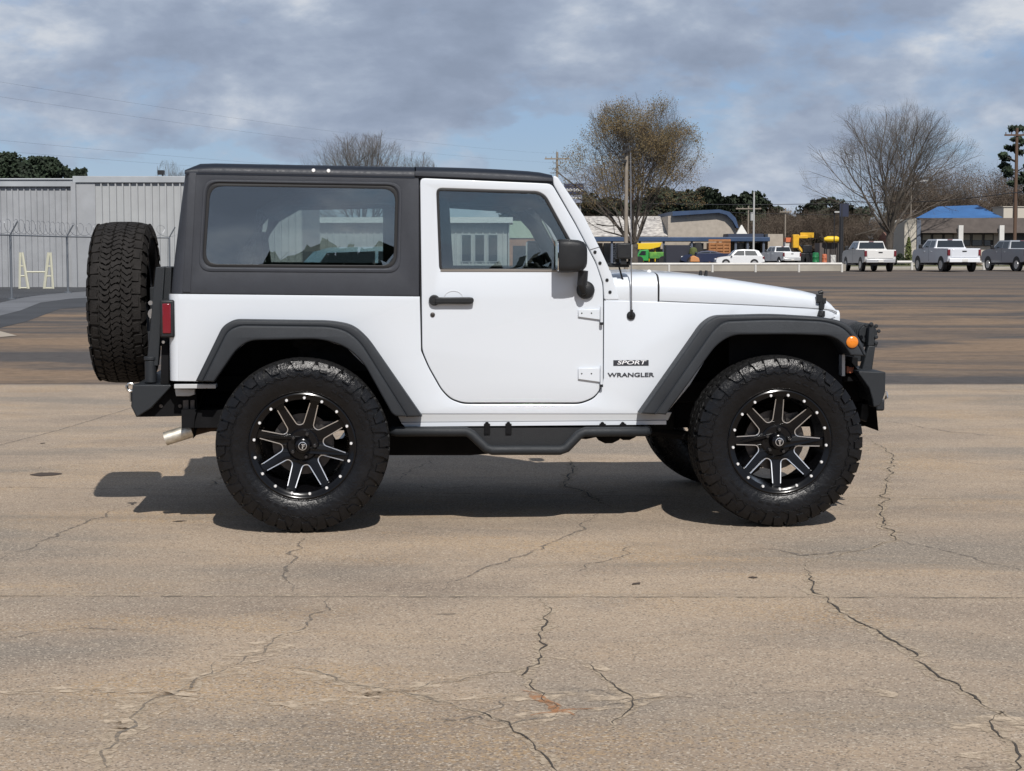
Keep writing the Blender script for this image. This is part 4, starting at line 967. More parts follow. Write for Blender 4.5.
def drum(px, top, Y, r, m, nm, lab):
    q = at(px, 250, Y); h_ = at(0, top, Y).z; b = MB(); b.lathe([(0, r), (h_ * .3, r), (h_ * .33, r * 1.06), (h_ * .36, r), (h_ * .64, r), (h_ * .67, r * 1.06), (h_ * .7, r), (h_ - .05, r * .95), (h_, r * .6)], (q.x, Y, 0), 'Z', 16); tag(b.build(nm, m, None), lab, 'drum')
drum(815.8, 252.5, 140, 0.26, mat('green_drum', (0.02, 0.20, 0.07), 0.5), 'green_drum', 'dark green drum right of the yellow machine')
drum(824.5, 254, 140, 0.20, mat('orange_drum', (0.60, 0.18, 0.09), 0.5), 'traffic_drum', 'orange traffic drum in front of the dark shed')
b = MB(); b.b2(at(831, 250, 140).x, at(836, 250, 140).x, 140, 140.5, 0, at(0, 255, 140).z); tag(b.build('white_cabinet', white_b, None, bevel=0.03), 'small white utility cabinet right of the orange drum', 'cabinet')
b = MB(); q0, q1 = at(824, 250, 155), at(840, 250, 155)
b.tube([(q0.x, 155, at(0, 239.5, 155).z), (q0.x + .3, 155, at(0, 239.3, 155).z), (q1.x - .3, 155, at(0, 239.3, 155).z), (q1.x, 155, at(0, 239.5, 155).z)], [0.15, 0.27, 0.27, 0.15], 12)
oc = empty('yellow_canopy', (q0.x, 155, 0), 0, 'rounded yellow canopy over the small dark shed by the black pylon', 'canopy'); under(oc, b.build('awning', yel, oc, smooth=60))
b = MB(); b.b2(q0.x - 0.3, q1.x, 155.4, 158, 0, at(0, 243, 155).z); under(oc, b.build('shed', mat('shed_grey', (0.10, 0.085, 0.08), 0.7), oc))
for v in (q0.x + 0.2, (q0.x + q1.x) / 2, q1.x - 0.2):
    b = MB(); b.tube([(v, 155, 0), (v, 155, at(0, 241, 155).z)], 0.05, 6); under(oc, b.build('post', blk, oc))
b = MB(); b.b2(at(786, 262, 137).x, at(842, 262, 137).x, 136, 138, 0.13, 0.24); tag(b.build('traffic_island', conc, None), kind='structure')
# ------------------------------------------------------------------ car materials
paint = mat('white_paint', (0.625, 0.66, 0.705), 0.36, spec=0.5, coat=0.6, coatr=0.03)
hard = mat('black_grained_hardtop', (0.036, 0.040, 0.050), 0.5, spec=0.4, bump=0.25, bscale=500, var=0.12, vscale=9)
roofm = mat('black_roof', (0.012, 0.016, 0.025), 0.45, spec=0.3, bump=0.1, bscale=400)  # hardtop black made darker; holds the dim sky reflected on the roof curve
flare_m = mat('grey_plastic_flare', (0.027, 0.031, 0.037), 0.55, spec=0.35, bump=0.25, bscale=450, var=0.15, vscale=6)
plast = mat('black_plastic', (0.016, 0.017, 0.019), 0.45, spec=0.35, bump=0.15, bscale=300)
blackm = mat('black_underbody', (0.007, 0.007, 0.008), 0.8, spec=0.15, var=0.4, vscale=8)
steelb = mat('black_powdercoat', (0.019, 0.022, 0.026), 0.5, bump=0.25, bscale=350, spec=0.35)
rub = mat('rubber_seal', (0.012, 0.012, 0.013), 0.5)
tyre_m = mat('tyre_rubber', (0.0065, 0.0065, 0.0075), 0.27, bump=0.35, bscale=55, var=0.3, vscale=22, spec=0.30)
tyre_d = mat('dry_tyre_rubber', (0.020, 0.018, 0.017), 0.8, spec=0.25, bump=0.5, bscale=140, var=0.35, vscale=14)
rim_m = mat('gloss_black_rim', (0.004, 0.004, 0.005), 0.18, spec=0.32)
milled = mat('milled_aluminium', (0.78, 0.78, 0.79), 0.28, metal=0.9)
chrome = mat('bright_steel', (0.72, 0.71, 0.69), 0.22, metal=1.0)
rotor = mat('brake_steel', (0.10, 0.09, 0.085), 0.45, metal=0.8, var=0.3, vscale=30)
exh = mat('exhaust_steel', (0.70, 0.66, 0.58), 0.5, metal=0.9, var=0.25, vscale=40)
rust = mat('rusty_steel', (0.09, 0.06, 0.045), 0.75, var=0.5, vscale=30)
redl = mat('red_lens', (0.17, 0.006, 0.015), 0.15, coat=0.6)
amber = mat('amber_lens', (0.75, 0.22, 0.015), 0.18, coat=0.6)
clearl = mat('lamp_glass', (0.75, 0.77, 0.8), 0.1, metal=0.6)
seat_m = mat('seat_cloth', (0.022, 0.022, 0.025), 0.85, bump=0.3, bscale=200)
inner_m = mat('interior_trim', (0.018, 0.02, 0.024), 0.7)
mirror_m = mat('mirror_glass', (0.8, 0.82, 0.84), 0.02, metal=1.0)
glass_d = glass_mat('door_glass', (0.88, 0.92, 0.91), 1.5, 3.3)
glass_r = glass_mat('tinted_glass', (0.82, 0.87, 0.86), 1.5, 4.4)
rocker_m = mat('grey_sill_paint', (0.48, 0.49, 0.50), 0.45, coat=0.3)  # body white greyed by the shade low on the sill; brackets share it
sticker = mat('white_decal', (0.8, 0.8, 0.8), 0.5)
seam_m = mat('panel_gap_shadow_seal', (0.06, 0.06, 0.064), 0.8)

car = empty('off_road_car', (CX, CY, 0), CYAW,
            'white two-door off-road car with black hardtop and big mud tyres, nearest on the concrete', 'car')

# ---- tub sides (rear quarter + cowl side), one continuous body
ARCH_R = [(214, 381), (236, 350), (249, 341), (285, 338), (320.6, 339), (345.6, 347), (365, 366), (380, 390), (391, 414)]
tub_px = [(178, 294), (419.8, 296.6), (421, 350.6), (428, 367), (441, 390), (450, 399.5), (463, 404.2), (580.5, 404.2), (594, 399), (601, 390), (603.8, 378), (604.2, 300.5),
          (659, 301.8), (746, 305.5), (822, 309.8), (832, 310.8), (838, 313.5), (841, 318), (800, 330), (731, 330), (712, 350), (690, 385), (666, 414), (664, 414), (399, 414), (391, 400)] + \
         [(p[0], p[1]) for p in ARCH_R[::-1][2:]] + [(200, 381.5), (178, 381.2)]
def front_taper(x, z):
    h = W(z)
    x0 = 0.78
    return h - max(0.0, x - x0) * 0.135
tub_cuts = [((x, 0, 0), (1, 0, 0)) for x in (0.78, 1.0, 1.25, 1.5)] + ZC
for s in (-1, 1):
    pts = SP(fillet([(a, b, 5 if (424 < a < 602.5 and b > 360) else 0) for a, b in tub_px], 5, 3))
    panel('body_side', [pts], 0.03, paint, car, s, yf=front_taper, bev=0.004, cuts=tub_cuts)
# inner structure: dark tub, floor, firewall and wheel houses
mb = MB()
xr, zr = SW(170, 381); xf, _ = SW(836, 311)
zsill = SW(420, 421)[1]
mb.b2(xr + 0.05, 0.55, -0.74, 0.74, zsill - 0.03, zsill + 0.06)       # floor
mb.b2(0.50, 0.56, -0.72, 0.72, zsill, 1.12)                           # firewall
mb.b2(0.56, 1.60, -0.38, 0.38, 0.62, 1.02)                            # engine bay mass
for s in (-1, 1):
    for xc, rr in ((-1.212, 0.56), (1.212, 0.60)):
        A, B = [], []
        for k in range(17):
            t = math.pi * (k / 16); 
            A.append((xc + math.cos(t) * rr, s * (0.77 if xc < 0 else 0.66), 0.46 + math.sin(t) * (rr if xc < 0 else rr * 0.93)))
            B.append((xc + math.cos(t) * rr, s * 0.40, 0.46 + math.sin(t) * (rr if xc < 0 else rr * 0.93)))
        mb.loft([A, B])
        mb.poly([(xc + math.cos(math.pi * k / 16) * rr, s * 0.40, 0.46 + math.sin(math.pi * k / 16) * (rr if xc < 0 else rr * 0.93)) for k in range(17)])
mb.build('floor_pan', blackm, car)
# tailgate + rear corner panels
xb, zb = SW(167.4, 294)
mb = MB()
secs = []
for z in (zr, (zr + BELT) / 2, BELT, zb):
    xq = SW(178.2, 300)[0]; rq = xq - xb; sec = [(xq + 0.0005, -W(z) + 0.0005, z)]
    for k in range(1, 9):
        t = k / 8 * math.pi / 2
        sec.append((xq - rq * math.sin(t), -W(z) + 0.07 - 0.07 * math.cos(t), z))
    sec += [(p[0], -p[1], p[2]) for p in sec[::-1]]
    secs.append(sec)
mb.loft(secs)
mb.build('tailgate', paint, car)

# sill strips under the door
for s in (-1, 1):
    z1, z2, z3 = SW(500, 413.6)[1], SW(500, 421.7)[1], SW(500, 425.8)[1]
    xa, xe = SW(397, 418)[0], SW(672, 418)[0]
    mb = MB()
    mb.prism([(xa + 0.0, z1), (xe, z1), (xe - 0.02, z2), (xa + 0.02, z2)], s * 0.781, s * 0.72)
    mb.build('sill', rocker_m, car, bevel=0.003)
    mb = MB(); mb.prism([(xa + 0.02, z2 - 0.001), (xe - 0.03, z2 - 0.001), (xe - 0.03, z3), (xa + 0.04, z3)], s * 0.787, s * 0.765)
    mb.build('sill_flange', paint, car)
    # sill ahead of the tub corner and behind the rear wheel
    mb = MB(); a = SW(174, 384.3); b = SW(216, 388.5)
    mb.b2(a[0], b[0], s * 0.785, s * 0.70, b[1], a[1]); mb.build('sill_trim', rocker_m, car, bevel=0.003)
# drip seam line where the sill joints are
# ---- hardtop
HT_OUT = [(181.5, 293.6), (188.3, 171.0), (415.5, 175.2), (419.0, 176.6), (419.4, 296.3)]
WIN_R = fillet([(207.2, 182.8), (398.5, 186.0), (396.5, 268.5), (202.0, 267.0)], 13)
WIN_R_IN = [(x + (3.0 if x < 300 else -3.0), y + (3.0 if y < 225 else -3.0)) for x, y in WIN_R]
mt_root = MB()
win_px_far = fillet([(262, 206.5, 26), (383, 208, 4), (383, 264, 4), (262, 264, 4)], 4)
mb_all = bmesh.new()
for s in (-1, 1):
    outl = [SP(HT_OUT), SP(WIN_R)]
    panel('hardtop_side', outl, 0.03, hard, car, s, bev=0.006)
    # raised bead round the window, then seal, then glass
    panel('window_bead', [SP([(x + (-3.6 if x < 300 else 3.6) , y + (-3.4 if y < 225 else 4.4)) for x, y in WIN_R]), SP([(x + (-1.0 if x < 300 else 1.0), y + (-1 if y < 225 else 1)) for x, y in WIN_R])], 0.008, hard, car, s, out=0.004, bev=0.003)
    panel('window_seal', [SP(WIN_R), SP(WIN_R_IN)], 0.012, rub, car, s, out=-0.004, bev=0.002)
    panel('side_window', [SP(WIN_R)], 0.003, glass_r, car, s, out=-0.012, bev=0)
# vertical crease strip at the rear edge, upper rail
for s in (-1, 1):
    panel('hardtop_corner_trim', [SP([(182.5, 292), (189.3, 172.5), (196.3, 172.7), (190.5, 292.2)])], 0.006, hard, car, s, out=0.004, bev=0.002)
    panel('drip_rail', [SP([(198.5, 170.2), (414.5, 174.3), (414.5, 176.6), (198.5, 172.6)])], 0.008, hard, car, s, out=0.004, bev=0.002)
    mb = MB()
    for px, py in ((313.5, 170.4), (328.5, 170.8)):
        x, z = SW(px, py); mb.lathe([(0.0, 0.0085), (0.002, 0.0095), (0.004, 0.006)], (x, s * (W(z) + 0.006), z), 'Y', 12)
    mb.build('rail_bolt_cap', sticker, car)
# rear corners + back of hardtop
mb = MB(); secs = []
x_lo, z_lo = SW(169.4, 293.6); x_hi, z_hi = SW(184.0, 171.0)
xs_lo, _z = SW(183, 293.6); xs_hi, _z = SW(190, 171)
for k in range(9):
    f = k / 8; z = z_lo + (z_hi - z_lo) * f
    xe_ = x_lo + (x_hi - x_lo) * (f ** 1.15); xs_ = xs_lo + (xs_hi - xs_lo) * f
    w = W(z); r = xs_ - xe_
    sec = []
    for j in range(11):
        t = j / 10 * math.pi / 2
        sec.append((xs_ - r * math.sin(t), -(w - 0.10 + 0.10 * math.cos(t)) , z))
    sec += [(p[0], -p[1], p[2]) for p in sec[::-1]]
    secs.append(sec)
mb.loft(secs)
mb.build('hardtop_back', hard, car)
mb = MB()
zz0, zz1 = z_lo + 0.12, z_hi - 0.06
def back_x(z): f = (z - z_lo) / (z_hi - z_lo); return x_lo + (x_hi - x_lo) * (max(f, 0) ** 1.15)
mb.loft([[(back_x(z) - 0.006, y, z) for y in (-0.52, 0.52)] for z in (zz0, (zz0 + zz1) / 2, zz1)])
mb.build('rear_window', mat('dark_rear_glass', (0.01, 0.012, 0.015), 0.05, coat=1.0), car)

# ---- roof shell (rear shell and front panel), with rounded shoulders
def roof(name, x0, x1, zs_, m, edge_w0, n=10):
    """zs_: function x -> side height; crown 35 mm above it"""
    mb = MB(); secs = []
    for i in range(n + 1):
        x = x0 + (x1 - x0) * i / n
        ze, crown = zs_(x)
        w = W(ze) + 0.002
        prof = [(-w, ze - 0.012), (-w - 0.001, ze), (-w + 0.006, ze + crown * 0.42), (-w + 0.022, ze + crown * 0.72), (-w + 0.055, ze + crown * 0.92), (-w + 0.12, ze + crown), (-0.3, ze + crown + 0.012), (0, ze + crown + 0.014)]
        prof += [(-a, b) for a, b in prof[-2::-1]]
        secs.append([(x, a, b) for a, b in prof])
    mb.loft(secs)
    return mb
zA = SW(190, 171)[1]; zB = SW(416, 175.2)[1]; xA = SW(190, 171)[0]; xB = SW(414.8, 175)[0]
xr0 = SW(184.6, 168)[0]
def rz_rear(x):
    f = (x - xA) / (xB - xA)
    z = zA + (zB - zA) * f
    cr = 0.050
    if x < xA + 0.10: cr = 0.050 * math.sqrt(max(0.0, 1 - ((xA + 0.10 - x) / (xA + 0.10 - xr0 + 0.004)) ** 2)) + 0.001
    return z - 0.004, cr
mb = roof('rear', xr0, xB, rz_rear, roofm, 0, 16); mb.build('roof_shell', roofm, car)
xC, zC = SW(552.7, 181.6)
zD = SW(418, 175.6)[1]
def rz_front(x):
    f = (x - xB) / (xC - xB)
    z = zD + (zC - zD) * f - 0.006 * math.sin(math.pi * f) * -1
    cr = 0.050
    if x > xC - 0.10: cr = 0.050 * (1 - 0.22 * ((x - xC + 0.10) / 0.10) ** 2)
    return z, cr
mb = roof('front', xB + 0.006, xC, rz_front, roofm, 0, 12); mb.build('roof_panel', roofm, car)
for s in (-1, 1):                                     # grey side band of the front panel
    panel('roof_panel_edge', [SP([(414.8, 171.2), (552.4, 178.4), (552.4, 181.6), (418.5, 176.2), (414.8, 176.0)])], 0.02, hard, car, s, out=0.012, bev=0.003)

# ---- windshield frame, pillars, cowl
WS = [(553.2, 183.6), (552.9, 175.6), (557.5, 176.6), (584, 216), (598, 244.5), (611, 272), (619.5, 300), (604.2, 300), (603.2, 283), (596, 262), (575, 222)]
for s in (-1, 1):
    panel('windshield_pillar', [fillet(SP(WS), 0.012)], 0.055, paint, car, s, out=0.0, bev=0.006, cuts=ZC)
    mb = MB()
    for px, py in ((595, 252), (600, 263), (607, 280), (610, 292)):
        x, z = SW(px, py); mb.lathe([(-0.004, 0.009), (0.004, 0.0085), (0.007, 0.005)] if s > 0 else [(-0.007, 0.005), (-0.004, 0.0085), (0.004, 0.009)], (x, s * W(z), z), 'Y', 10)
    mb.build('pillar_bolt', plast, car)
    # pillar joint line
    a, b = SW(590, 249.5), SW(600, 246.5)
    panel('pillar_joint', [[a, b, (b[0], b[1] - 0.003), (a[0], a[1] - 0.003)]], 0.004, seam_m, car, s, out=0.0015, bev=0, cuts=[])
pT, pB = SW(560, 182), SW(606, 268)
mb = MB()
mb.loft([[(pT[0] - 0.02, y, pT[1] + 0.0), (pT[0] + 0.02, y, pT[1] - 0.035), (pT[0] - 0.005, y, pT[1] - 0.06), (pT[0] - 0.05, y, pT[1] - 0.03)] for y in (-0.705, 0.705)], closed=True)
mb.build('windshield_header', paint, car)
mb = MB(); mb.loft([[(pT[0] + 0.0, y * 0.69, pT[1] - 0.03), (pB[0] + 0.0, y * 0.74, pB[1] + 0.0)] for y in (-1, 1)])
mb.build('windshield', glass_d, car)

# ---- hood and cowl: lofted, narrowing forward
def hood_mesh(stations, name):
    """station: x, z of side seam, z of top centre, half width"""
    mb = MB(); secs = []
    for x, zs, zt, w in stations:
        hgt = zt - zs
        prof = [(-w + 0.006, zs - 0.02), (-w, zs), (-w - 0.0, zs + hgt * 0.45), (-w + 0.008, zs + hgt * 0.66), (-w + 0.028, zs + hgt * 0.83), (-w + 0.065, zs + hgt * 0.93), (-w + 0.13, zs + hgt * 0.975), (-w * 0.45, zt), (0, zt + 0.006)]
        prof += [(-a, b) for a, b in prof[-2::-1]]
        secs.append([(x, a, b) for a, b in prof])
    mb.loft(secs); return mb.build(name, paint, car, smooth=50)
def hw(x): return front_taper(x, 1.0) - 0.004
def st(pxs, seam, pxt, top):
    """seam on the flank, silhouette top taken ~0.12 m in from the flank"""
    x, zs = S(pxs, seam, -0.76)
    w = hw(x)
    x, zs = S(pxs, seam, -w)
    _, zt = S(pxt, top, -(w - 0.15))
    return (x, zs, zt + 0.004, w)
hood_mesh([st(606, 299.6, 606, 274.6), st(620, 300, 620, 273.6), st(640, 300.2, 640, 272.8), st(657.6, 300.6, 657.6, 272.6)], 'cowl')
hs = [st(659.4, 301, 659.4, 272.8), st(690, 302.4, 690, 274.4), st(720, 303.6, 720, 277.4), st(746.5, 304.8, 746.5, 281.0), st(780, 306.4, 780, 286.2), st(805, 307.8, 805, 290.4), st(817, 308.6, 817, 293.2), st(826, 309.4, 826, 297.6), st(832, 310.3, 832, 303.0), st(837, 312.5, 837, 309.8)]
hood_o = hood_mesh(hs, 'hood')
# panel gap between hood and body, hood and cowl
xg0 = hs[0][0]
for s in (-1, 1):
    mb = MB()
    for a, b in zip(hs, hs[1:]):
        mb.poly([(a[0], s * (a[3] + 0.0045), a[1] + 0.0018), (b[0], s * (b[3] + 0.0045), b[1] + 0.0018), (b[0], s * (b[3] + 0.0045), b[1] - 0.0018), (a[0], s * (a[3] + 0.0045), a[1] - 0.0018)])
    mb.build('hood_gap', seam_m, car)
mb = MB()
w0, zs0, zt0 = hs[0][3], hs[0][1], hs[0][2]
mb.loft([[(xg0 - 0.004, a, b) for a, b in ((-w0, zs0), (-w0, zs0 + (zt0 - zs0) * .45), (-w0 + .008, zs0 + (zt0 - zs0) * .66), (-w0 + .028, zs0 + (zt0 - zs0) * .83), (-w0 + .065, zs0 + (zt0 - zs0) * .93), (-w0 + .13, zs0 + (zt0 - zs0) * .97), (0, zt0 - 0.002), (w0 - .13, zs0 + (zt0 - zs0) * .97), (w0 - .028, zs0 + (zt0 - zs0) * .83), (w0, zs0 + (zt0 - zs0) * .45), (w0, zs0))],
         [(xg0 + 0.001, a, b) for a, b in ((-w0, zs0), (-w0, zs0 + (zt0 - zs0) * .45), (-w0 + .008, zs0 + (zt0 - zs0) * .66), (-w0 + .028, zs0 + (zt0 - zs0) * .83), (-w0 + .065, zs0 + (zt0 - zs0) * .93), (-w0 + .13, zs0 + (zt0 - zs0) * .97), (0, zt0 - 0.002), (w0 - .13, zs0 + (zt0 - zs0) * .97), (w0 - .028, zs0 + (zt0 - zs0) * .83), (w0, zs0 + (zt0 - zs0) * .45), (w0, zs0))]])
mb.build('cowl_gap', seam_m, car)
# small washer nozzle, bump stops on the hood
mb = MB(); x, z = S(649, 272, -0.5); mb.lathe([(0, .014), (.008, .012), (.016, .006)], (x, -0.5, z - 0.004), 'Z', 10)
mb.build('washer_nozzle', sticker, car)
mb = MB()
for px in (700, 705.5):
    x, z = S(px, 276, -0.3); mb.tube([(x, -0.3, z - 0.005), (x + 0.004, -0.3, z + 0.03)], [0.011, 0.007], 7)
mb.build('hood_bumper', plast, car)
# hood latch
for s in (-1, 1):
    x, z = S(820, 316, -0.66); xx = hw(x)
    mb = MB(); y = s * (xx + 0.012)
    z2 = S(820, 291, -0.66)[1]
    mb.tube([(x - 0.004, y, z), (x, y, z + 0.03)], [0.022, 0.018], 8)
    mb.box((x - 0.002, y, z + (z2 - z) * .42), (0.024, 0.02, 0.04)).box((x - 0.014, y, z + (z2 - z) * .72), (0.034, 0.022, 0.045)).box((x + 0.010, y, z + (z2 - z) * .62), (0.02, 0.024, 0.03))
    mb.tube([(x - 0.02, y, z + (z2 - z) * .92), (x + 0.004, y, z + (z2 - z) * .97)], 0.012, 8)
    mb.build('hood_latch', plast, car, bevel=0.003)
# grille
fx = hs[-1][0]; gw = hs[-1][3]; gz = hs[-1][1]
gm = bmesh.new()
outl = fillet([(-gw + 0.02, 0.80), (gw - 0.02, 0.80), (gw + 0.0, gz + 0.012), (-gw - 0.0, gz + 0.012)], 0.04)
holes = [fillet([(-0.28 + i * 0.09 - 0.024, 0.84), (-0.28 + i * 0.09 + 0.024, 0.84), (-0.28 + i * 0.09 + 0.024, gz - 0.04), (-0.28 + i * 0.09 - 0.024, gz - 0.04)], 0.02) for i in range(7)] if False else [fillet([(-0.27 + i * 0.09 - 0.024, 0.84), (-0.27 + i * 0.09 + 0.024, 0.84), (-0.27 + i * 0.09 + 0.024, gz - 0.04), (-0.27 + i * 0.09 - 0.024, gz - 0.04)], 0.02) for i in range(7)]
gb = sheet_bm([outl] + holes, 0.06, 0.006)
for v in gb.verts:
    u, vv, w = v.co; v.co = (fx + 0.018 + w, u, vv)
finish(gb, 'grille', paint, car)
mb = MB(); mb.b2(fx - 0.09, fx - 0.05, -gw + 0.03, gw - 0.03, 0.66, gz - 0.02); mb.build('radiator', blackm, car)
for s in (-1, 1):
    mb = MB(); mb.b2(1.0, fx + 0.03, s * (gw + 0.004), s * (gw + 0.012), 0.66, 1.0); mb.build('inner_fender', blackm, car)
for s in (-1, 1):
    mb = MB(); mb.lathe([(0, .085), (.012, .088), (.03, .08), (.04, .05), (.044, .01)], (fx + 0.016, s * 0.44, gz - 0.13), 'X', 24); mb.build('headlight', clearl, car)

# ---- fender flares
def arc(pts): return fillet([(a, b, 14) for a, b in pts], 14, 4)
FL_R_out = [(195.6, 381), (222.5, 326), (233.5, 319.6), (331, 321), (353, 325), (368, 338), (422.5, 416.5)]
FL_R_mid = [(202.5, 381.5), (227.5, 331), (239, 325.5), (329, 326.8), (347, 331), (361, 343), (407, 416.5)]
FL_R_in = [(214, 382), (236.5, 349), (250, 340.5), (320.6, 339), (345.6, 346.5), (363, 362), (391.5, 413.5), (396, 416.5)]
FL_F_out = [(641, 413.5), (704, 324), (716, 316), (776, 314.6), (830, 318), (848, 323), (862, 342), (866.8, 356)]
FL_F_mid = [(655, 414), (713, 331), (724, 321.5), (776, 319.6), (826, 321.5), (845, 328), (859, 346), (864, 356)]
FL_F_in = [(666, 414.8), (716.5, 345), (732.5, 335), (790, 334.4), (831.5, 336), (843.5, 343.5), (850.6, 355.5)]
def band(outer, inner, y):
    def ends(p, r):
        q = fillet([(a, b, 0 if i in (0, len(p) - 1) else r) for i, (a, b) in enumerate(p)], r, 5)
        return q
    return SP(ends(outer, 16), y) + SP(ends(inner, 14), y)[::-1]
for s in (-1, 1):
    for (o_, m_, i_) in ((FL_R_out, FL_R_mid, FL_R_in), (FL_F_out, FL_F_mid, FL_F_in)):
        front = o_ is FL_F_out
        bmA = sheet_bm([band(m_, i_, -0.925)], 0.155 if not front else 0.30, 0.010)
        for v in bmA.verts: x, z, w = v.co; v.co = (x, s * (0.925 + w), z)
        fl = finish(bmA, 'fender_flare', flare_m, car, smooth=40)
        bmB = sheet_bm([band(o_, [(a + (0.6 if a < 300 or (front and a < 740) else -0.4), b + 0.6) for a, b in m_], -0.90)], 0.13 if not front else 0.28, 0.012)
        for v in bmB.verts: x, z, w = v.co; v.co = (x, s * (0.905 + w), z)
        finish(bmB, 'flare_edge', flare_m, fl, smooth=40)
        if front:
            x, z = S(852, 342, -0.925)
            mb = MB(); mb.lathe([(0.0, 0.030), (s * 0.006, 0.031), (s * 0.010, 0.027), (s * 0.0135, 0.012)], (x, s * 0.925, z), 'Y', 20)
            mb.build('side_marker_light', amber, car)
            # top plate joining the flare to the hood side
            a = S(704, 325, -0.9); b = S(845, 321.5, -0.9)
            mb = MB(); mb.prism([(a[0] + 0.01, a[1] - 0.02), (a[0] + 0.06, a[1] + 0.028), (b[0] - 0.05, b[1] + 0.004), (b[0], b[1] - 0.03), (b[0] + .01, b[1] - 0.06), (a[0] + 0.05, a[1] - 0.05)], s * 0.89, s * 0.60)
            mb.build('fender_top', flare_m, fl)

# ---- doors
DOOR_LOW = fillet([(420.9, 270, 0), (603.0, 270, 0), (603.0, 381, 26), (594, 402.6, 26), (448, 402.6, 30), (421.6, 357, 22)], 20)
DO = [(420.1, 177.8), (551.6, 183.6), (575, 224), (596, 264), (602.6, 284), (603.2, 300), (603.0, 376), (600.5, 389), (593.5, 397.5), (580.5, 402.6), (463, 402.6), (451, 398.5), (442, 389.5), (429, 366.5), (422.3, 350.6)]
DW = [(436.2, 188.0, 6), (538.5, 191.4, 8), (546, 196, 6), (573.5, 246, 8), (575.5, 271.2, 4), (439.3, 271.0, 5)]
DW_f = fillet(DW, 6)
cw = (sum(p[0] for p in DW_f) / len(DW_f), sum(p[1] for p in DW_f) / len(DW_f))
def shrink(pts, d):
    out = []
    for i in range(len(pts)):
        a, b = Vector(pts[i - 1]), Vector(pts[(i + 1) % len(pts)])
        t = (b - a)
        if t.length < 1e-6: out.append(pts[i]); continue
        n = Vector((-t.y, t.x)).normalized()
        p = Vector(pts[i]) + n * d
        if (p - Vector(cw)).length > (Vector(pts[i]) - Vector(cw)).length: p = Vector(pts[i]) - n * d
        out.append(tuple(p))
    return out
for s in (-1, 1):
    dr = panel('door', [SP(fillet(DO, 5, 3)), SP(DW_f)], 0.035, paint, car, s, out=0.003, bev=0.005)
    panel('window_seal', [SP(DW_f), SP(shrink(DW_f, 2.6))], 0.012, rub, dr, s, out=0.001, bev=0.002)
    panel('window', [SP(shrink(DW_f, 0.6))], 0.003, glass_d, dr, s, out=-0.012, bev=0)
    panel('belt_moulding', [SP([(440.5, 269.4), (574, 269.6), (574, 271.8), (440.5, 271.6)])], 0.01, mat('belt_strip', (0.28, 0.25, 0.22), 0.4, metal=0.6), dr, s, out=0.006, bev=0.001)
    # dark jamb seen through the gap
    bmj = sheet_bm([SP([(419.2, 176.5), (552.5, 182.6), (604.6, 283), (604.9, 378), (601, 391), (594, 399.5), (580.5, 404.8), (463, 404.8), (449, 400), (441, 391), (421, 352)]), SP(DW_f)], 0.01, 0, ZC)
    for v in bmj.verts: x, z, w = v.co; v.co = (x, s * (W(z) - 0.032 + w), z)
    finish(bmj, 'door_seal', seam_m, dr)
    # handle
    yh = s * (0.785 + 0.003)
    hx, hz = S(435, 300.2); hx2, hz2 = S(473, 300.6)
    mb = MB()
    mb.lathe([(0, 0.028), (s * 0.012, 0.028), (s * 0.022, 0.024)], (hx - 0.004, yh, hz), 'Y', 18)
    mb.loft([[(x, yh + s * a, hz + b * k) for a, b in ((0.0, -.018), (0.022, -.020), (0.034, -.012), (0.034, .012), (0.022, .016), (0.0, .014))] for x, k in ((hx, 1.0), (hx + 0.05, 0.95), (hx2 - 0.02, 1.0), (hx2 - 0.004, 0.85), (hx2 + 0.002, 0.4))], closed=True)
    mb.build('handle', plast, dr, bevel=0.002)
    mb = MB(); mb.lathe([(0, 0.013), (s * 0.006, 0.014), (s * 0.024, 0.011)], (hx - 0.004, yh, hz), 'Y', 14)
    mb.build('handle_button', rub, dr)
    mb = MB(); lx, lz = S(432.6, 314.7); mb.lathe([(0, 0.0125), (s * 0.004, 0.012), (s * 0.006, 0.006)], (lx, yh, lz), 'Y', 14); mb.build('door_lock', rotor, dr)
    # finger scoop rim above the handle
    cx_, cz_ = S(453.5, 298)
    mb = MB(); mb.tube([(cx_ + math.cos(t) * 0.047, yh - s * 0.0005, cz_ + math.sin(t) * 0.036) for t in [math.pi * k / 14 for k in range(15)]], 0.0022, 5); mb.build('handle_recess', mat('scoop_paint', (0.55, 0.56, 0.58), 0.4), dr)
    # hinges
    for (y0p, y1p, pa, pb) in ((309.5, 319.8, 306.5, 324), (368, 382, 365.5, 386)):
        P0, P1 = S(578, y0p), S(597.5, y1p)
        hg = MB()
        hg.prism([(P0[0], P0[1]), (P1[0] + 0.012, P0[1] + 0.001), (P1[0] + 0.012, P1[1]), (P0[0], P1[1] + 0.016)], s * 0.789, s * 0.799)
        hg.b2(P1[0] + 0.010, P1[0] + 0.022, s * 0.787, s * 0.806, P1[1] + 0.006, P0[1] - 0.004)
        h = hg.build('hinge', paint, dr, bevel=0.0025)
        q = MB(); zt_, zb_ = S(600, pa)[1], S(600, pb)[1]
        q.tube([(P1[0] + 0.018, s * 0.806, zb_), (P1[0] + 0.018, s * 0.806, zt_)], 0.0075, 10); q.build('hinge_pin', paint, h)
        q = MB(); q.tube([(P1[0] + 0.018, s * 0.806, zb_ - 0.004), (P1[0] + 0.018, s * 0.806, zb_ + 0.010)], 0.0085, 10)
        for dx in (0.018, 0.068): q.lathe([(0, .004), (s * .002, .003)], (P0[0] + dx, s * 0.799, (P0[1] + P1[1]) / 2 + 0.008), 'Y', 8)
        q.build('hinge_bolt', plast, h)
    # mirror
    bx_, bz_ = S(585.5, 290, -0.79)
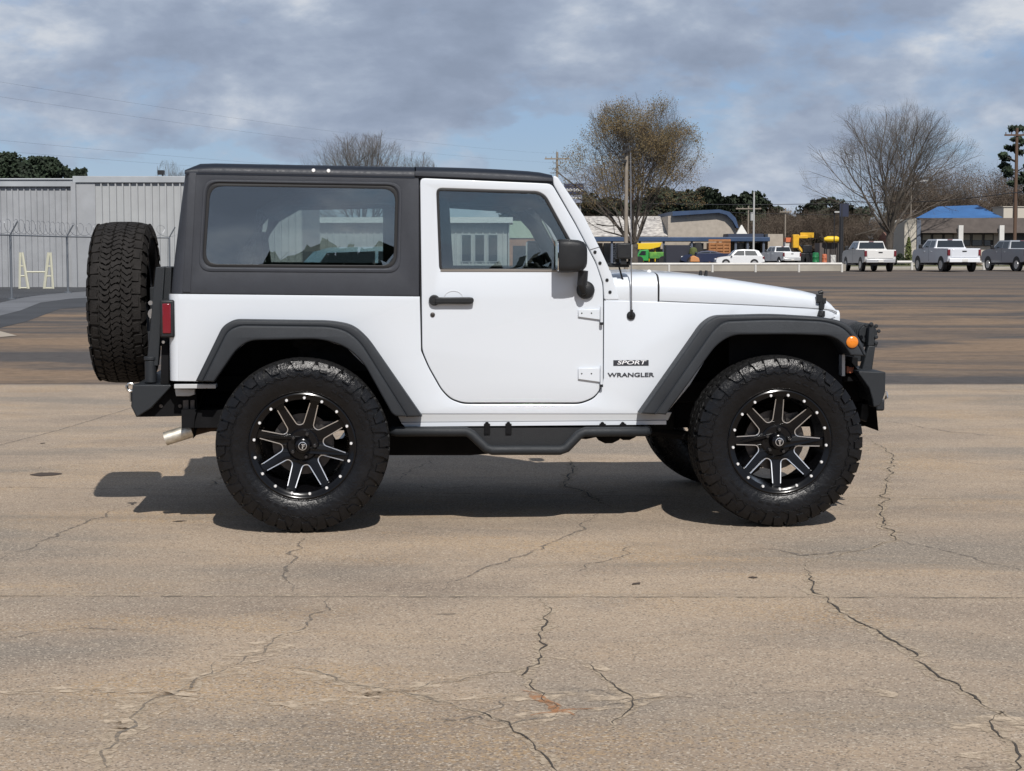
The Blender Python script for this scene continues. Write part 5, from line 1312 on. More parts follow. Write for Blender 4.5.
    mm = MB(); mm.lathe([(0, 0.047), (s * 0.018, 0.046), (s * 0.03, 0.032)], (bx_, s * 0.786, bz_), 'Y', 22)
    mbase = mm.build('mirror', plast, dr, smooth=50)
    q = MB(); q.tube([(bx_ - 0.012, s * 0.80, bz_ - 0.005), (bx_ - 0.022, s * 0.835, bz_ - 0.004), (bx_ - 0.024, s * 0.85, bz_ + 0.03), (bx_ - 0.020, s * 0.855, bz_ + 0.10)], [0.022, 0.024, 0.026, 0.026], 12)
    q.build('mirror_arm', plast, mbase)
    ym = -0.868
    c0 = S(557.5, 242.5, ym); c1 = S(586.5, 274.5, ym)
    mx0, mx1, mz1, mz0 = c0[0], c1[0], c0[1], c1[1]
    dx_ = mx1 - mx0
    secs = []
    for f, sc_ in ((0.0, 0.93), (0.05, 1.0), (0.40, 1.0), (0.70, 0.95), (0.88, 0.84), (0.97, 0.66), (1.0, 0.5)):
        x = mx0 + dx_ * f
        cz = (mz0 + mz1) / 2 + 0.012; hh = (mz1 - mz0) / 2 * sc_ + 0.004; yw = 0.066 * sc_
        out = fillet([(-yw, -hh), (yw * 0.95, -hh * 0.96), (yw, hh), (-yw * 0.95, hh)], 0.035, 5)
        secs.append([(x, s * (0.868 + u), cz + v) for u, v in out])
    q = MB(); q.loft(secs, closed=True); q.build('mirror_housing', plast, mbase, smooth=55)
    q = MB(); q.loft([[(mx0 - 0.004, s * (0.868 + u * 0.66), (mz0 + mz1) / 2 + 0.012 + v) for u, v in fillet([(-.085, -.075), (.085, -.075), (.085, .075), (-.085, .075)], .03, 4)], [(mx0 + 0.01, s * (0.868 + u * 0.66), (mz0 + mz1) / 2 + 0.012 + v) for u, v in fillet([(-.085, -.075), (.085, -.075), (.085, .075), (-.085, .075)], .03, 4)]], closed=True); q.build('mirror_glass', mirror_m, mbase)

# ---- badges
bx, bz = S(631, 362.6); 
mb = MB(); a = S(613.3, 360.2); b = S(648.6, 365.6); mb.b2(a[0], b[0], -0.7865, -0.7835, b[1], a[1]); badge = mb.build('badge_plate', mat('badge_black', (0.03, 0.032, 0.04), 0.4), car)
def on_side(px, py): x, z = S(px, py); return (x, -front_taper(x, z) - 0.0025, z)
px_ = on_side(631, 362.7); badge.location = (0, -(front_taper(*S(631, 362)) - 0.785), 0)
text_mesh('SPORT', 'badge_lettering', mat('badge_white', (0.85, 0.85, 0.87), 0.4), car, (px_[0], px_[1] - 0.0005, px_[2] + 0.0005), (R(90), 0, 0), 0.028, 1.75, 0.2, 0.0006, 0.0003)
p2 = on_side(630.8, 375.0)
text_mesh('WRANGLER', 'badge_lettering', mat('badge_black', (0.03, 0.032, 0.04)), car, (p2[0], p2[1], p2[2]), (R(90), 0, 0), 0.030, 1.47, 0.0, 0.0008, 0.0006)
text_mesh('SPORT', 'badge_lettering', mat('badge_black', (0, 0, 0)), car, (px_[0], -px_[1], px_[2]), (R(90), 0, R(180)), 0.028, 1.75, 0.2, 0.0006, 0.0003)
text_mesh('WRANGLER', 'badge_lettering', mat('badge_black', (0, 0, 0)), car, (p2[0], -p2[1], p2[2]), (R(90), 0, R(180)), 0.030, 1.47, 0.0, 0.0008, 0.0006)

# ---- antenna
ax, az = S(631, 315.5); ay = -front_taper(ax, az)
mb = MB(); mb.lathe([(0.004, 0.023), (-0.008, 0.022), (-0.016, 0.012)], (ax, ay, az), 'Y', 18); ant = mb.build('antenna', plast, car, smooth=50)
mb = MB(); mb.tube([(ax, ay - 0.014, az), (ax, ay - 0.02, az + 0.03)], 0.008, 8); mb.build('antenna_base', plast, ant)
mb = MB(); mb.tube([(ax, ay - 0.02, az + 0.03), (ax - 0.004, ay - 0.018, az + 0.35), (ax - 0.008, ay - 0.014, az + 0.83)], [0.0035, 0.003, 0.0022], 6); mb.build('antenna_mast', mat('antenna_steel', (0.3, 0.3, 0.31), 0.35, metal=0.7), ant)

# ---- auxiliary light on the windshield base
for s in (-1, 1):
    lx, lz = S(623, 251, -0.80)
    mb = MB(); mb.box((lx, s * 0.80, lz), (0.076, 0.08, 0.082)); lt = mb.build('auxiliary_light', plast, car, bevel=0.008)
    mb = MB(); mb.box((lx + 0.041, s * 0.80, lz), (0.006, 0.066, 0.066)); mb.build('light_lens', clearl, lt)
    mb = MB()
    for k in range(6): mb.box((lx - 0.041, s * 0.80, lz - 0.03 + k * 0.012), (0.012, 0.07, 0.005))
    mb.box((lx - 0.0, s * 0.80, lz - 0.053), (0.03, 0.05, 0.03))
    mb.build('light_fin', plast, lt)
    mb = MB(); q0 = S(607, 266, -0.76); q1 = S(630, 263, -0.79)
    mb.tube([(q0[0] - 0.01, s * 0.74, q0[1] + 0.01), (q0[0] + 0.03, s * 0.775, q0[1] + 0.004), (q1[0], s * 0.80, q1[1])], 0.010, 8)
    mb.box((q0[0] + 0.06, s * 0.78, q0[1] + 0.0), (0.10, 0.03, 0.012))
    mb.tube([(q0[0] + 0.06, s * 0.77, q0[1]), (q0[0] + 0.075, s * 0.765, q0[1] - 0.05), (q0[0] + 0.09, s * 0.75, q0[1] - 0.09)], 0.005, 6)
    mb.build('light_bracket', plast, lt)

# ---- tail light, tyre carrier, rear bumper
for s in (-1, 1):
    a = S(161, 299.5, -0.72); b = S(175, 337.5, -0.78)
    mb = MB(); mb.b2(a[0], b[0], s * 0.60, s * 0.792, b[1], a[1]); tl = mb.build('tail_light', plast, car, bevel=0.01)
    a2 = S(162.2, 303.5, -0.79); b2_ = S(171.2, 333.5, -0.79)
    mb = MB(); mb.b2(a2[0], b2_[0], s * 0.62, s * 0.798, b2_[1], a2[1]); mb.b2(a2[0] - 0.012, a2[0] + 0.02, s * 0.62, s * 0.77, b2_[1], a2[1]); mb.build('lens', redl, tl, bevel=0.005)
# rear bumper
def L(px, py, y): return S(px, py, y)
bp = [(133, 383.5), (152, 383.8), (176, 385.0), (196, 389), (196, 415.5), (170, 416.5), (136.5, 417.2), (132.8, 409), (128.5, 407), (127.5, 400), (132, 398)]
mb = MB(); pts = SP([(133, 384.5), (173, 384.6), (151.5, 408), (137, 417.3), (131.5, 406)], -0.70)
mb.prism(pts, -0.72, -0.60); mb.prism(pts, 0.72, 0.60)
pc = SP([(134, 385), (160, 385), (160, 408), (138, 410), (132, 402)], -0.70); mb.prism(pc, -0.60, 0.60)
rbm = mb.build('rear_bumper', steelb, car, bevel=0.006)
mb = MB(); pts = SP([(151, 386), (196, 389), (198, 415.5), (170, 416.5), (137, 417), (150, 409)], -0.66)
mb.prism(pts, -0.655, -0.45); mb.prism(pts, 0.655, 0.45); 
mb.build('bumper_mount', blackm, rbm)
mb = MB(); q = SP([(183, 400.4), (188.5, 400), (188.5, 414), (183, 414)], -0.66); mb.prism(q, -0.663, -0.655); q = SP([(190.5, 400.4), (194.5, 400), (194.5, 414), (190.5, 414)], -0.66); mb.prism(q, -0.663, -0.655)
for px, py in ((161, 406), (180, 406)):
    x, z = S(px, py, -0.66); mb.lathe([(0, .011), (-.006, .009)], (x, -0.657, z), 'Y', 10)
mb.build('bumper_bolt', rotor, rbm)
mb = MB(); q = SP([(174.6, 389), (195, 389), (195, 394.5), (190, 396.2), (176, 396.2)], -0.70); mb.prism(q, -0.70, -0.4); mb.prism(q, 0.70, 0.4); mb.build('body_mount_cover', rocker_m, rbm, bevel=0.004)
for s in (-1, 1):   # shackles
    x, z = S(129.3, 388, -0.5)
    mb = MB(); mb.tube([(x + math.cos(t) * 0.020, s * 0.45, z + math.sin(t) * 0.020) for t in [2 * math.pi * k / 16 for k in range(17)]], 0.0085, 8, caps=False)
    mb.tube([(x, s * 0.45, z - 0.02), (x, s * 0.45, z - 0.075)], 0.008, 8); mb.build('shackle', chrome, rbm)
# carrier
mb = MB(); x, z0 = S(149.5, 383.5, -0.70); z1 = S(149.5, 361, -0.70)[1]
mb.tube([(x, -0.64, z0), (x, -0.64, z1)], 0.030, 14); z2_ = S(152, 358, -0.7)[1]; mb.tube([(x + 0.0, -0.64, z1), (x + 0.0, -0.64, z1 + 0.02)], 0.034, 14)
a = S(151.5, 362, -0.65); b = S(161, 267, -0.65); 
car_arm = [(a[0] - 0.03, a[1]), (a[0] + 0.03, a[1]), (b[0] + 0.055, b[1]), (b[0] - 0.0, b[1])]
mb.prism([(a[0] - 0.025, a[1] - 0.02), (a[0] + 0.035, a[1] - 0.02), (b[0] + 0.02, b[1]), (b[0] - 0.025, b[1])], -0.66, -0.61)
mb.prism([(b[0] - 0.025, b[1]), (b[0] + 0.05, b[1] - 0.0), (b[0] + 0.03, b[1] - 0.4), (b[0] - 0.03, b[1] - 0.4)], -0.62, -0.28)
mb.b2(b[0] - 0.10, b[0] + 0.02, -0.3, 0.15, 0.98, 1.22)
mb.b2(a[0] - 0.02, a[0] + 0.04, -0.62, 0.3, 0.92, 1.0)
mb.build('tyre_carrier', steelb, rbm, bevel=0.004)
mb = MB(); x, z = S(152.5, 314, -0.55); mb.lathe([(-.02, .028), (0, .03), (.02, .022)], (x, -0.50, z), 'Y', 14); x, z = S(150, 303, -0.6); mb.lathe([(-.02, .012), (0.01, .012)], (x, -0.56, z), 'Y', 10); x, z = S(163.5, 342, -0.7); mb.lathe([(-.01, .008), (0.01, .008)], (x, -0.7, z), 'Y', 10)
mb.build('carrier_latch', chrome, rbm)
# body strip between tub and bumper
mb = MB(); q = SP([(161.5, 344), (168.5, 344), (168.5, 384), (160.5, 384)], -0.70); mb.prism(q, -0.70, 0.70); mb.build('rear_valance', blackm, car)

# ---- front bumper, winch
fb = MB()
pts = SP([(857, 371), (885.8, 372), (885.4, 392), (882.5, 401), (880.5, 405.5), (873.5, 407.5), (872.5, 400), (869, 388)], -0.80)
fb.prism(pts, -0.80, -0.70); fb.prism(pts, 0.80, 0.70)
core = SP([(868, 371.5), (885.8, 372), (885.2, 392), (882, 402), (873, 402)], -0.72); fb.prism(core, -0.70, 0.70)
pts = SP([(873.8, 346.5), (881, 346.8), (877.5, 371.5), (866.5, 371.5)], -0.60); fb.prism(pts, -0.50, -0.44); fb.prism(pts, 0.50, 0.44)
pts = SP([(868, 405), (879.5, 406.5), (873, 424.5), (866, 421.5)], -0.62); fb.prism(pts, -0.50, -0.42); fb.prism(pts, 0.50, 0.42)
fbo = fb.build('front_bumper', steelb, car, bevel=0.006)
mb = MB()
pts = SP([(875, 325), (878.5, 323.5), (880.3, 330), (880.5, 346.5), (873, 346.8)], -0.60); mb.prism(pts, -0.50, -0.46); mb.prism(pts, 0.50, 0.46)
x, z = S(868, 334, -0.44); 
mb.tube([(x, -0.44, z), (x, -0.20, z)], 0.050, 16); mb.tube([(x, 0.20, z), (x, 0.44, z)], 0.050, 16)
for yy in (-0.42, -0.38, -0.34, -0.3, -.26): mb.tube([(x, yy, z), (x, yy + 0.012, z)], 0.058, 16)
mb.box((x - 0.0, 0, z - 0.055), (0.11, 0.86, 0.03)); mb.box((x - 0.04, -0.3, z - 0.1), (0.05, 0.2, 0.1)); mb.box((x - 0.04, 0.3, z - 0.1), (0.05, 0.2, 0.1))
for px, py in ((866, 325), (871, 324), (876, 326), (878.5, 331), (876, 337), (876, 343)):
    xx, zz = S(px, py, -0.5); mb.lathe([(0, .012), (-.008, .010)], (xx, -0.502, zz), 'Y', 8)
wn_ = mb.build('winch', steelb, fbo, bevel=0.003)
mb = MB(); mb.tube([(x, -0.195, z), (x, 0.195, z)], 0.055, 16)
for k in range(18): mb.lathe([(0, .056), (.008, .062), (.016, .056)], (x, -0.16 + k * 0.018, z), 'Y', 14)
mb.build('winch_rope', mat('winch_rope', (0.05, 0.05, 0.055), 0.7), wn_)
for s in (-1, 1):
    x, z = S(885.5, 396, -0.55); mb = MB()
    mb.tube([(x - 0.01, s * 0.5, z + 0.02), (x + 0.018, s * 0.5, z + 0.012), (x + 0.022, s * 0.5, z - 0.012), (x + 0.004, s * 0.5, z - 0.03), (x - 0.016, s * 0.5, z - 0.02)], 0.0095, 8); mb.lathe([(-.04, .014), (.04, .014)], (x - 0.004, s * 0.5, z + 0.012), 'Y', 10); mb.build('shackle', chrome, fbo)
    mb = MB(); x, z = S(882, 404, -0.55); mb.box((x, s * 0.5, z - 0.01), (0.05, 0.04, 0.06)); mb.build('tow_mount', steelb, fbo, bevel=0.01)
    # frame horn and crossmember bits between flare and bumper
    mb = MB(); q = SP([(842, 355), (845, 355), (845, 376), (842, 376)], -0.75); mb.prism(q, s * 0.75, s * 0.60); mb.build('flare_bracket', rocker_m, car)
    mb = MB(); q = SP([(846, 366), (853, 366), (852, 372.5), (846, 373)], -0.6); mb.prism(q, s * 0.62, s * 0.55); mb.build('tow_hook', mat('tow_hook_red', (0.45, 0.14, 0.07), 0.5), car)
    mb = MB(); q = SP([(847, 356), (856, 357), (856, 366), (848, 367)], -0.6); mb.prism(q, s * 0.64, s * 0.50); 
    q = SP([(843, 376), (860, 376), (860, 381), (843, 382)], -0.6); mb.prism(q, s * 0.60, s * 0.46); mb.build('bumper_bracket', blackm, car, bevel=0.004)

# ---- step bars
for s in (-1, 1):
    y = s * 0.835
    P = lambda px, py: S(px, py, -0.835)
    pl = [P(396, 431.5), P(466, 431.5), P(471, 434), P(486, 448), P(492, 450.2), P(560, 450.2), P(566, 448), P(579, 434.5), P(585, 431.8), P(645, 431.5)]
    mb = MB(); mb.tube([(pl[0][0] - 0.02, s * 0.80, pl[0][1])] + [(p[0], y, p[1]) for p in pl] + [(pl[-1][0] + 0.02, s * 0.80, pl[-1][1])], 0.025, 14)
    sb = mb.build('step_bar', steelb, car, smooth=60)
    mb = MB(); p0, p1, p2_, p3 = P(467, 428.5), P(582, 428.5), P(564, 447.5), P(488, 447.5)
    mb.prism([p3, p2_, (p2_[0], p2_[1] - 0.012), (p3[0], p3[1] - 0.012)], s * 0.835, s * 0.75)
    mb.prism([(p0[0], p0[1]), (p1[0], p1[1]), (p2_[0], p2_[1]), (p3[0], p3[1])], s * 0.805, s * 0.795)
    mb.build('step_plate', mat('step_grip', (0.010, 0.011, 0.013), 0.6, bump=0.3, bscale=200), sb)
    mb = MB(); za_ = P(500, 431)[1]; mb.b2(pl[0][0] + 0.02, pl[-1][0], s * 0.80, s * 0.68, za_ - 0.02, za_ + 0.01); mb.build('mounting_rail', blackm, sb)  # added hidden strip, closes the lit gap between bar and sill shadows
    for px in (487.5, 509, 603.5, 624):
        mb = MB(); x, z = P(px, 425.5); mb.lathe([(0, .011), (s * .012, .010)], (x, s * 0.787, z + 0.004), 'Y', 8); mb.box((x, s * 0.80, z - 0.02), (0.03, 0.03, 0.05)); mb.build('step_bracket', blackm, sb)

# ---- chassis
mb = MB()
for s in (-1, 1):
    mb.b2(-1.88, -1.45, s * 0.36, s * 0.46, 0.67, 0.76); mb.b2(-1.45, -0.80, s * 0.36, s * 0.46, 0.66, 0.78)
    mb.b2(-0.85, 0.75, s * 0.38, s * 0.48, 0.45, 0.60); mb.b2(0.7, 1.85, s * 0.36, s * 0.46, 0.60, 0.72)
for x in (-1.9, -0.75, 0.25, 1.7): mb.b2(x - 0.05, x + 0.05, -0.4, 0.4, 0.5 if abs(x) < 1 else 0.68, 0.58 if abs(x) < 1 else 0.72)
chz = MB()
mb.b2(-0.8, -0.1, -0.60, -0.05, 0.44, 0.58)           # fuel tank skid
q = SP([(386, 431), (512, 431), (508, 452.5), (470, 455.5), (388, 455.5)], -0.50); mb.prism(q, -0.50, -0.10)
mb.build('chassis_frame', blackm, car, bevel=0.01)
mb = MB()
mb.tube([(-0.15, 0.0, 0.56), (0.1, 0, 0.50), (0.45, 0, 0.52), (0.7, 0, 0.6)], [0.08, 0.14, 0.12, 0.16], 12)
mb.lathe([(-0.08, .06), (-.05, .12), (.05, .12), (.08, .06)], (0.12, -0.12, 0.47), 'Y', 14)
mb.lathe([(-0.06, .05), (0, .09), (.05, .05)], (0.42, -0.3, 0.455), 'Y', 14); mb.lathe([(-0.06, .05), (0, .08), (.05, .05)], (0.52, -0.28, 0.46), 'Y', 14)
mb.tube([(0.05, -0.25, 0.44), (0.3, -0.25, 0.42), (0.55, -0.25, 0.47), (0.8, -0.24, 0.5)], 0.035, 10)
mb.build('transmission', blackm, car)
mb = MB()
for x, sy in ((-1.212, 0.0), (1.212, 0.22)):
    mb.tube([(x, -0.72, 0.438), (x, 0.72, 0.438)], 0.042, 12); mb.lathe([(-.16, .05), (-.08, .13), (.06, .14), (.16, .05)], (x, sy, 0.438), 'Y', 16)
mb.tube([(-1.1, 0, 0.45), (0.0, 0, 0.52)], 0.03, 10); mb.tube([(1.1, 0.22, 0.45), (0.3, 0.15, 0.5)], 0.025, 10)
for s in (-1, 1):
    mb.tube([(-1.15, s * 0.5, 0.38), (-0.55, s * 0.45, 0.48)], 0.025, 8); mb.tube([(1.15, s * 0.5, 0.38), (0.55, s * 0.45, 0.46)], 0.025, 8)
mb.tube([(1.36, -0.6, 0.50), (1.36, 0.6, 0.52)], 0.018, 8)
mb.build('axles', blackm, car)
for s in (-1, 1):
    for x in (-1.15, 1.23):
        mb = MB(); pts = [(x + math.cos(t) * 0.06, s * 0.47 + math.sin(t) * 0.06, 0.50 + t / (2 * math.pi) * 0.055) for t in [k * math.pi / 6 for k in range(60)]]
        mb.tube(pts, 0.008, 5)
        mb.tube([(x - 0.12, s * 0.52, 0.40), (x - 0.10, s * 0.50, 0.62)], 0.032, 10); mb.tube([(x - 0.10, s * 0.5, 0.6), (x - 0.08, s * 0.48, 0.85)], 0.02, 8); mb.build('suspension', blackm, car)
mb = MB(); e0 = S(195, 427.5, -0.45); e1 = S(164.5, 436, -0.45)
mb.tube([(e0[0], -0.60, e0[1]), (e1[0] + 0.02, -0.60, e1[1] + 0.001)], 0.036, 16)
ex = mb.build('exhaust_tip', exh, car)
mb = MB(); mb.tube([(e0[0] + 0.10, -0.47, e0[1] + 0.02), (e0[0] - 0.01, -0.60, e0[1] + 0.002)], 0.034, 14); mb.tube([(e0[0] + 0.10, -0.47, e0[1] + 0.02), (e0[0] + 0.25, -0.3, e0[1] + 0.03), (e0[0] + 0.5, -0.2, 0.55), (-0.6, -0.2, 0.5), (0.3, -0.2, 0.47)], 0.03, 10)
mb.lathe([(-.30, .05), (-.27, .095), (.27, .095), (.30, .05)], (-1.60, 0, 0.56), 'Y', 16)
mb.build('exhaust_pipe', rust, ex)

# ---- interior
mb = MB()
def seat(x, y):
    m = MB()
    m.loft([[(x - 0.22, y + v, 0.80 + w) for v, w in fillet([(-.24, -.1), (.24, -.1), (.24, .06), (-.24, .06)], .04, 3)], [(x + 0.05, y + v, 0.84 + w) for v, w in fillet([(-.24, -.1), (.24, -.1), (.24, .06), (-.24, .06)], .04, 3)], [(x + 0.26, y + v, 0.86 + w) for v, w in fillet([(-.22, -.1), (.22, -.1), (.22, .04), (-.22, .04)], .04, 3)]], closed=True)
    m.loft([[(x - 0.22 - k * 0.13 + u, y + v * (1 - k * 0.25), 0.82 + k * 0.52) for u, v in fillet([(-.06, -.24), (.06, -.24), (.06, .24), (-.06, .24)], .035, 3)] for k in (0, 0.25, 0.5, 0.75, 1.0)], closed=True)
    return m
for s in (-1, 1):
    st_ = seat(-0.20, s * 0.36).build('seat', seat_m, car, smooth=60)
    m = MB(); m.loft([[(-0.58 + u, s * 0.36 + v * k, z) for u, v in fillet([(-.045, -.12), (.045, -.12), (.045, .12), (-.045, .12)], .03, 3)] for k, z in ((0.85, 1.40), (1, 1.44), (1, 1.50), (0.8, 1.545))], closed=True)
    m.tube([(-0.57, s * 0.36 - 0.05, 1.30), (-0.58, s * 0.36 - 0.05, 1.42)], 0.007, 6); m.tube([(-0.57, s * 0.36 + 0.05, 1.30), (-0.58, s * 0.36 + 0.05, 1.42)], 0.007, 6)
    m.build('headrest', seat_m, st_, smooth=60)
m = MB(); m.b2(-1.25, -0.85, -0.45, 0.45, 0.75, 0.95); m.prism([(-1.28, 0.9), (-1.14, 0.9), (-1.24, 1.34), (-1.34, 1.34)], -0.45, 0.45); m.build('rear_seat', seat_m, car, bevel=0.03)
m = MB(); m.prism([(0.36, 0.95), (0.56, 0.95), (0.60, 1.20), (0.50, 1.235), (0.36, 1.20), (0.32, 1.08)], -0.70, 0.70); m.build('dashboard', inner_m, car, bevel=0.02)
m = MB(); rot_ = Matrix.Rotation(R(-25), 3, 'Y')
cpt = Vector((0.24, 0.36, 1.14))
m.tube([cpt + rot_ @ Vector((0, math.cos(t) * 0.185, math.sin(t) * 0.185)) for t in [2 * math.pi * k / 24 for k in range(25)]], 0.015, 8, caps=False)
for t in (0.2, math.pi - 0.2, -math.pi / 2): m.tube([cpt, cpt + rot_ @ Vector((0, math.cos(t) * 0.18, math.sin(t) * 0.18))], 0.014, 6)
m.tube([cpt, cpt + rot_ @ Vector((0.2, 0, -0.02))], [0.06, 0.03], 10); m.build('steering_wheel', inner_m, car, smooth=60)
m = MB()
for s in (-1, 1):
    y = s * 0.56
    m.tube([(-1.62, s * 0.62, 0.95), (-1.50, s * 0.60, 1.40), (-1.42, s * 0.58, 1.60), (-1.28, s * 0.575, 1.68), (-0.5, s * 0.56, 1.70), (-0.02, s * 0.58, 1.67), (0.10, s * 0.60, 1.55), (0.33, s * 0.66, 1.15)], 0.038, 10)
    m.tube([(-0.48, s * 0.68, 0.8), (-0.48, s * 0.66, 1.3), (-0.50, s * 0.58, 1.68)], 0.042, 10)
m.tube([(-0.50, -0.58, 1.69), (-0.50, 0.58, 1.69)], 0.04, 10); m.tube([(-0.02, -0.58, 1.67), (-0.02, 0.58, 1.67)], 0.035, 10)
m.build('roll_cage', inner_m, car, smooth=60)
m = MB()   # quarter trim: fills the inside of the far hardtop around its clear opening
m.build('x', inner_m) if False else m.bm.free()
def farS(px, py): return S(px, py, 0.70)
O = [farS(*p) for p in ((196, 188), (398, 190), (398, 290), (190, 290))]
bmq = sheet_bm([O, [farS(*p) for p in win_px_far]], 0.02, 0)
for v in bmq.verts: x, z, w = v.co; v.co = (x, 0.70 + w, z)
finish(bmq, 'quarter_trim', inner_m, car)
m = MB(); m.b2(xA + 0.05, xC - 0.05, -0.63, 0.63, 1.775, 1.78); m.build('headliner', mat('headliner', (0.10, 0.10, 0.10), 0.9), car)
m = MB(); x, z = S(540, 200, 0); m.box((x, 0, z - 0.04), (0.03, 0.24, 0.06)); m.tube([(x, 0, z - 0.02), (x + 0.03, 0, z + 0.03)], 0.01, 6); m.build('rear_view_mirror', inner_m, car, bevel=0.008)
# seat belt strap behind the rear seat
m = MB(); a = S(253, 263, 0.2); b = S(256, 233, 0.2); c = S(266, 232, 0.2); d = S(272, 264, 0.2)
m.prism([a, b, (b[0] + 0.05, b[1] + 0.005), (b[0] + 0.03, a[1])], 0.1, 0.3); m.prism([(c[0] - 0.012, c[1]), (c[0] + 0.01, c[1]), d, (d[0] - 0.03, d[1])], 0.12, 0.16); m.build('rear_headrest', seat_m, car, bevel=0.006)

# ------------------------------------------------------------------ wheels
TR = 0.438
def build_wheel(name, tm, seed=0, full=True):
    """axis along Y, outer face towards -Y; returns root object with children"""
    rnd = random.Random(seed)
    b = MB()
    b.lathe([(-0.02, 0.02), (-0.02, 0.155), (0.0, 0.155), (0.0, 0.06), (0.09, 0.06), (0.09, 0.02)], (0, 0, 0), 'Y', 32)
    b.box((0.11, 0.01, 0.06), (0.07, 0.08, 0.12))
    for k in range(24):
        t = k * 2 * math.pi / 24; b.lathe([(-.0215, .005), (-.019, .006)], (math.cos(t) * (0.115 + 0.015 * (k % 2)), 0, math.sin(t) * (0.115 + 0.015 * (k % 2))), 'Y', 6)
    root = b.build(name, rotor, None)
    # tyre
    t = MB(); HWD = 0.158
    prof = [(0.118, 0.252), (0.128, 0.258), (0.140, 0.268), (0.150, 0.286), (0.157, 0.310), (0.1605, 0.335), (0.1600, 0.360), (0.157, 0.385), (0.152, 0.402), (0.145, 0.413), (0.13, 0.4205), (0.10, 0.4235), (0.05, 0.4245), (0.0, 0.4248)]
    full_p = [(-a, r) for a, r in prof] + [(a, r) for a, r in prof[-2::-1]] + [(0.115, 0.246), (-0.115, 0.246)]
    t.lathe(full_p, (0, 0, 0), 'Y', 96, closed=True)
    def rad(v): return 0.438 - 0.0145 * (abs(v) / 0.145) ** 3.2
    NP = 40; rows = [-0.146, -0.092, -0.031, 0.031, 0.092, 0.146]
    TT = 2 * math.pi
    def blk(pts, drop=0.0155, lift=0.0, sh=0.90):
        t.mi = 1
        c = Vector((sum(p[0] for p in pts) / len(pts), sum(p[1] for p in pts) / len(pts)))
        top, bot = [], []
        for u, v in pts:
            r = rad(v) + lift
            uu, vv = c.x + (u - c.x) * sh, c.y + (v - c.y) * sh
            top.append(t.bm.verts.new((math.cos(uu) * r, vv, math.sin(uu) * r)))
            r2 = r - drop
            bot.append(t.bm.verts.new((math.cos(u) * r2, v, math.sin(u) * r2)))
        t.face(top); n = len(pts)
        for i in range(n): t.face([top[i], bot[i], bot[(i + 1) % n], top[(i + 1) % n]])
        t.mi = 0
    du = TT / NP; g = 0.0035
    for ri in range(5):
        v0, v1 = rows[ri], rows[ri + 1]
        for j in range(NP):
            u0 = j * du + (0.12, 0.0, 0.38, 0.70, 0.52)[ri] * du
            if ri in (0, 4):
                sgn = -1 if ri == 0 else 1
                ve = v0 if ri == 0 else v1; vi = v1 if ri == 0 else v0
                ve2 = ve + (0.0 if j % 2 else -sgn * 0.012)
                pts = [(u0 + 0.08 * du, ve2), (u0 + 0.10 * du, vi - sgn * -0.006 * 0), (u0 + 0.30 * du, vi - sgn * 0.010 * -1), (u0 + 0.60 * du, vi - sgn * 0.004 * -1), (u0 + 0.84 * du, vi + sgn * 0.010), (u0 + 0.88 * du, ve2)]
                blk(pts)
            else:
                # S-shaped interlocking block split by a sipe
                a = (0.15, -0.13, 0.16)[ri - 1] * du; jt = [rnd.uniform(-0.10, 0.10) * du for _ in range(12)]; vm = (v0 + v1) / 2; w = v1 - v0
                L0 = [(u0 + 0.04 * du + a, v0 + g + 0.003), (u0 + 0.02 * du + a * .9, v0 + w * .22), (u0 + 0.03 * du - a * .1, v0 + w * .42), (u0 + 0.03 * du - a * .9, v0 + w * .62), (u0 + 0.06 * du - a * .5, v0 + w * .82), (u0 + 0.06 * du, v1 - g - 0.001)]
                def mid(f): return [(p[0] + f * du + jt[(i_ + int(f * 10)) % 12], p[1]) for i_, p in enumerate(L0)]
                for f0, f1 in (((0.0, 0.40), (0.46, 0.91)) if (j + ri) % 2 else ((0.0, 0.47), (0.53, 0.91))):
                    A, B_ = mid(f0), mid(f1)[::-1]
                    mA = (A[-1][0] * .5 + B_[0][0] * .5, v1 + 0.001 + 0.004); mB = (A[0][0] * .5 + B_[-1][0] * .5, v0 + g - 0.003)
                    blk(A + [mA] + B_ + [mB], lift=0.0008 * rnd.random())
    # shoulder lugs on both sidewalls
    for sgn in (-1, 1):
        for j in range(NP):
            u0 = j * du + 0.25 * du; long_ = j % 2
            r_in = 0.358 if long_ else 0.385
            rows_ = [(0.429, 0.149), (0.412, 0.1590), (0.396, 0.1665), (r_in, 0.1695 if long_ else 0.169), (r_in - 0.004, 0.159)]
            wd = (0.08, 0.88)
            L_, R_ = [], []
            for k, (r, y) in enumerate(rows_):
                sk = 0.06 * du * k * (1 if long_ else -1)
                a0 = u0 + (wd[0] + (0.03 * k)) * du + sk; a1 = u0 + (wd[1] - (0.05 * k)) * du + sk
                L_.append(Vector((math.cos(a0) * r, sgn * y, math.sin(a0) * r))); R_.append(Vector((math.cos(a1) * r, sgn * y, math.sin(a1) * r)))
            vl = [t.bm.verts.new(p) for p in L_]; vr = [t.bm.verts.new(p) for p in R_]
            lo = [t.bm.verts.new(Vector((p.x * 0.985, p.y * 0.93, p.z * 0.985))) for p in L_]; hi = [t.bm.verts.new(Vector((p.x * 0.985, p.y * 0.93, p.z * 0.985))) for p in R_]
            for k in range(len(rows_) - 1):
                t.face([vl[k], vr[k], vr[k + 1], vl[k + 1]]); t.face([lo[k], vl[k], vl[k + 1], lo[k + 1]]); t.face([vr[k], hi[k], hi[k + 1], vr[k + 1]])
        # sidewall rings and raised block lettering bars
        ring = MB
        t.lathe([(sgn * 0.1575, 0.352), (sgn * 0.1625, 0.354), (sgn * 0.1622, 0.357), (sgn * 0.1575, 0.359)], (0, 0, 0), 'Y', 72, closed=True)
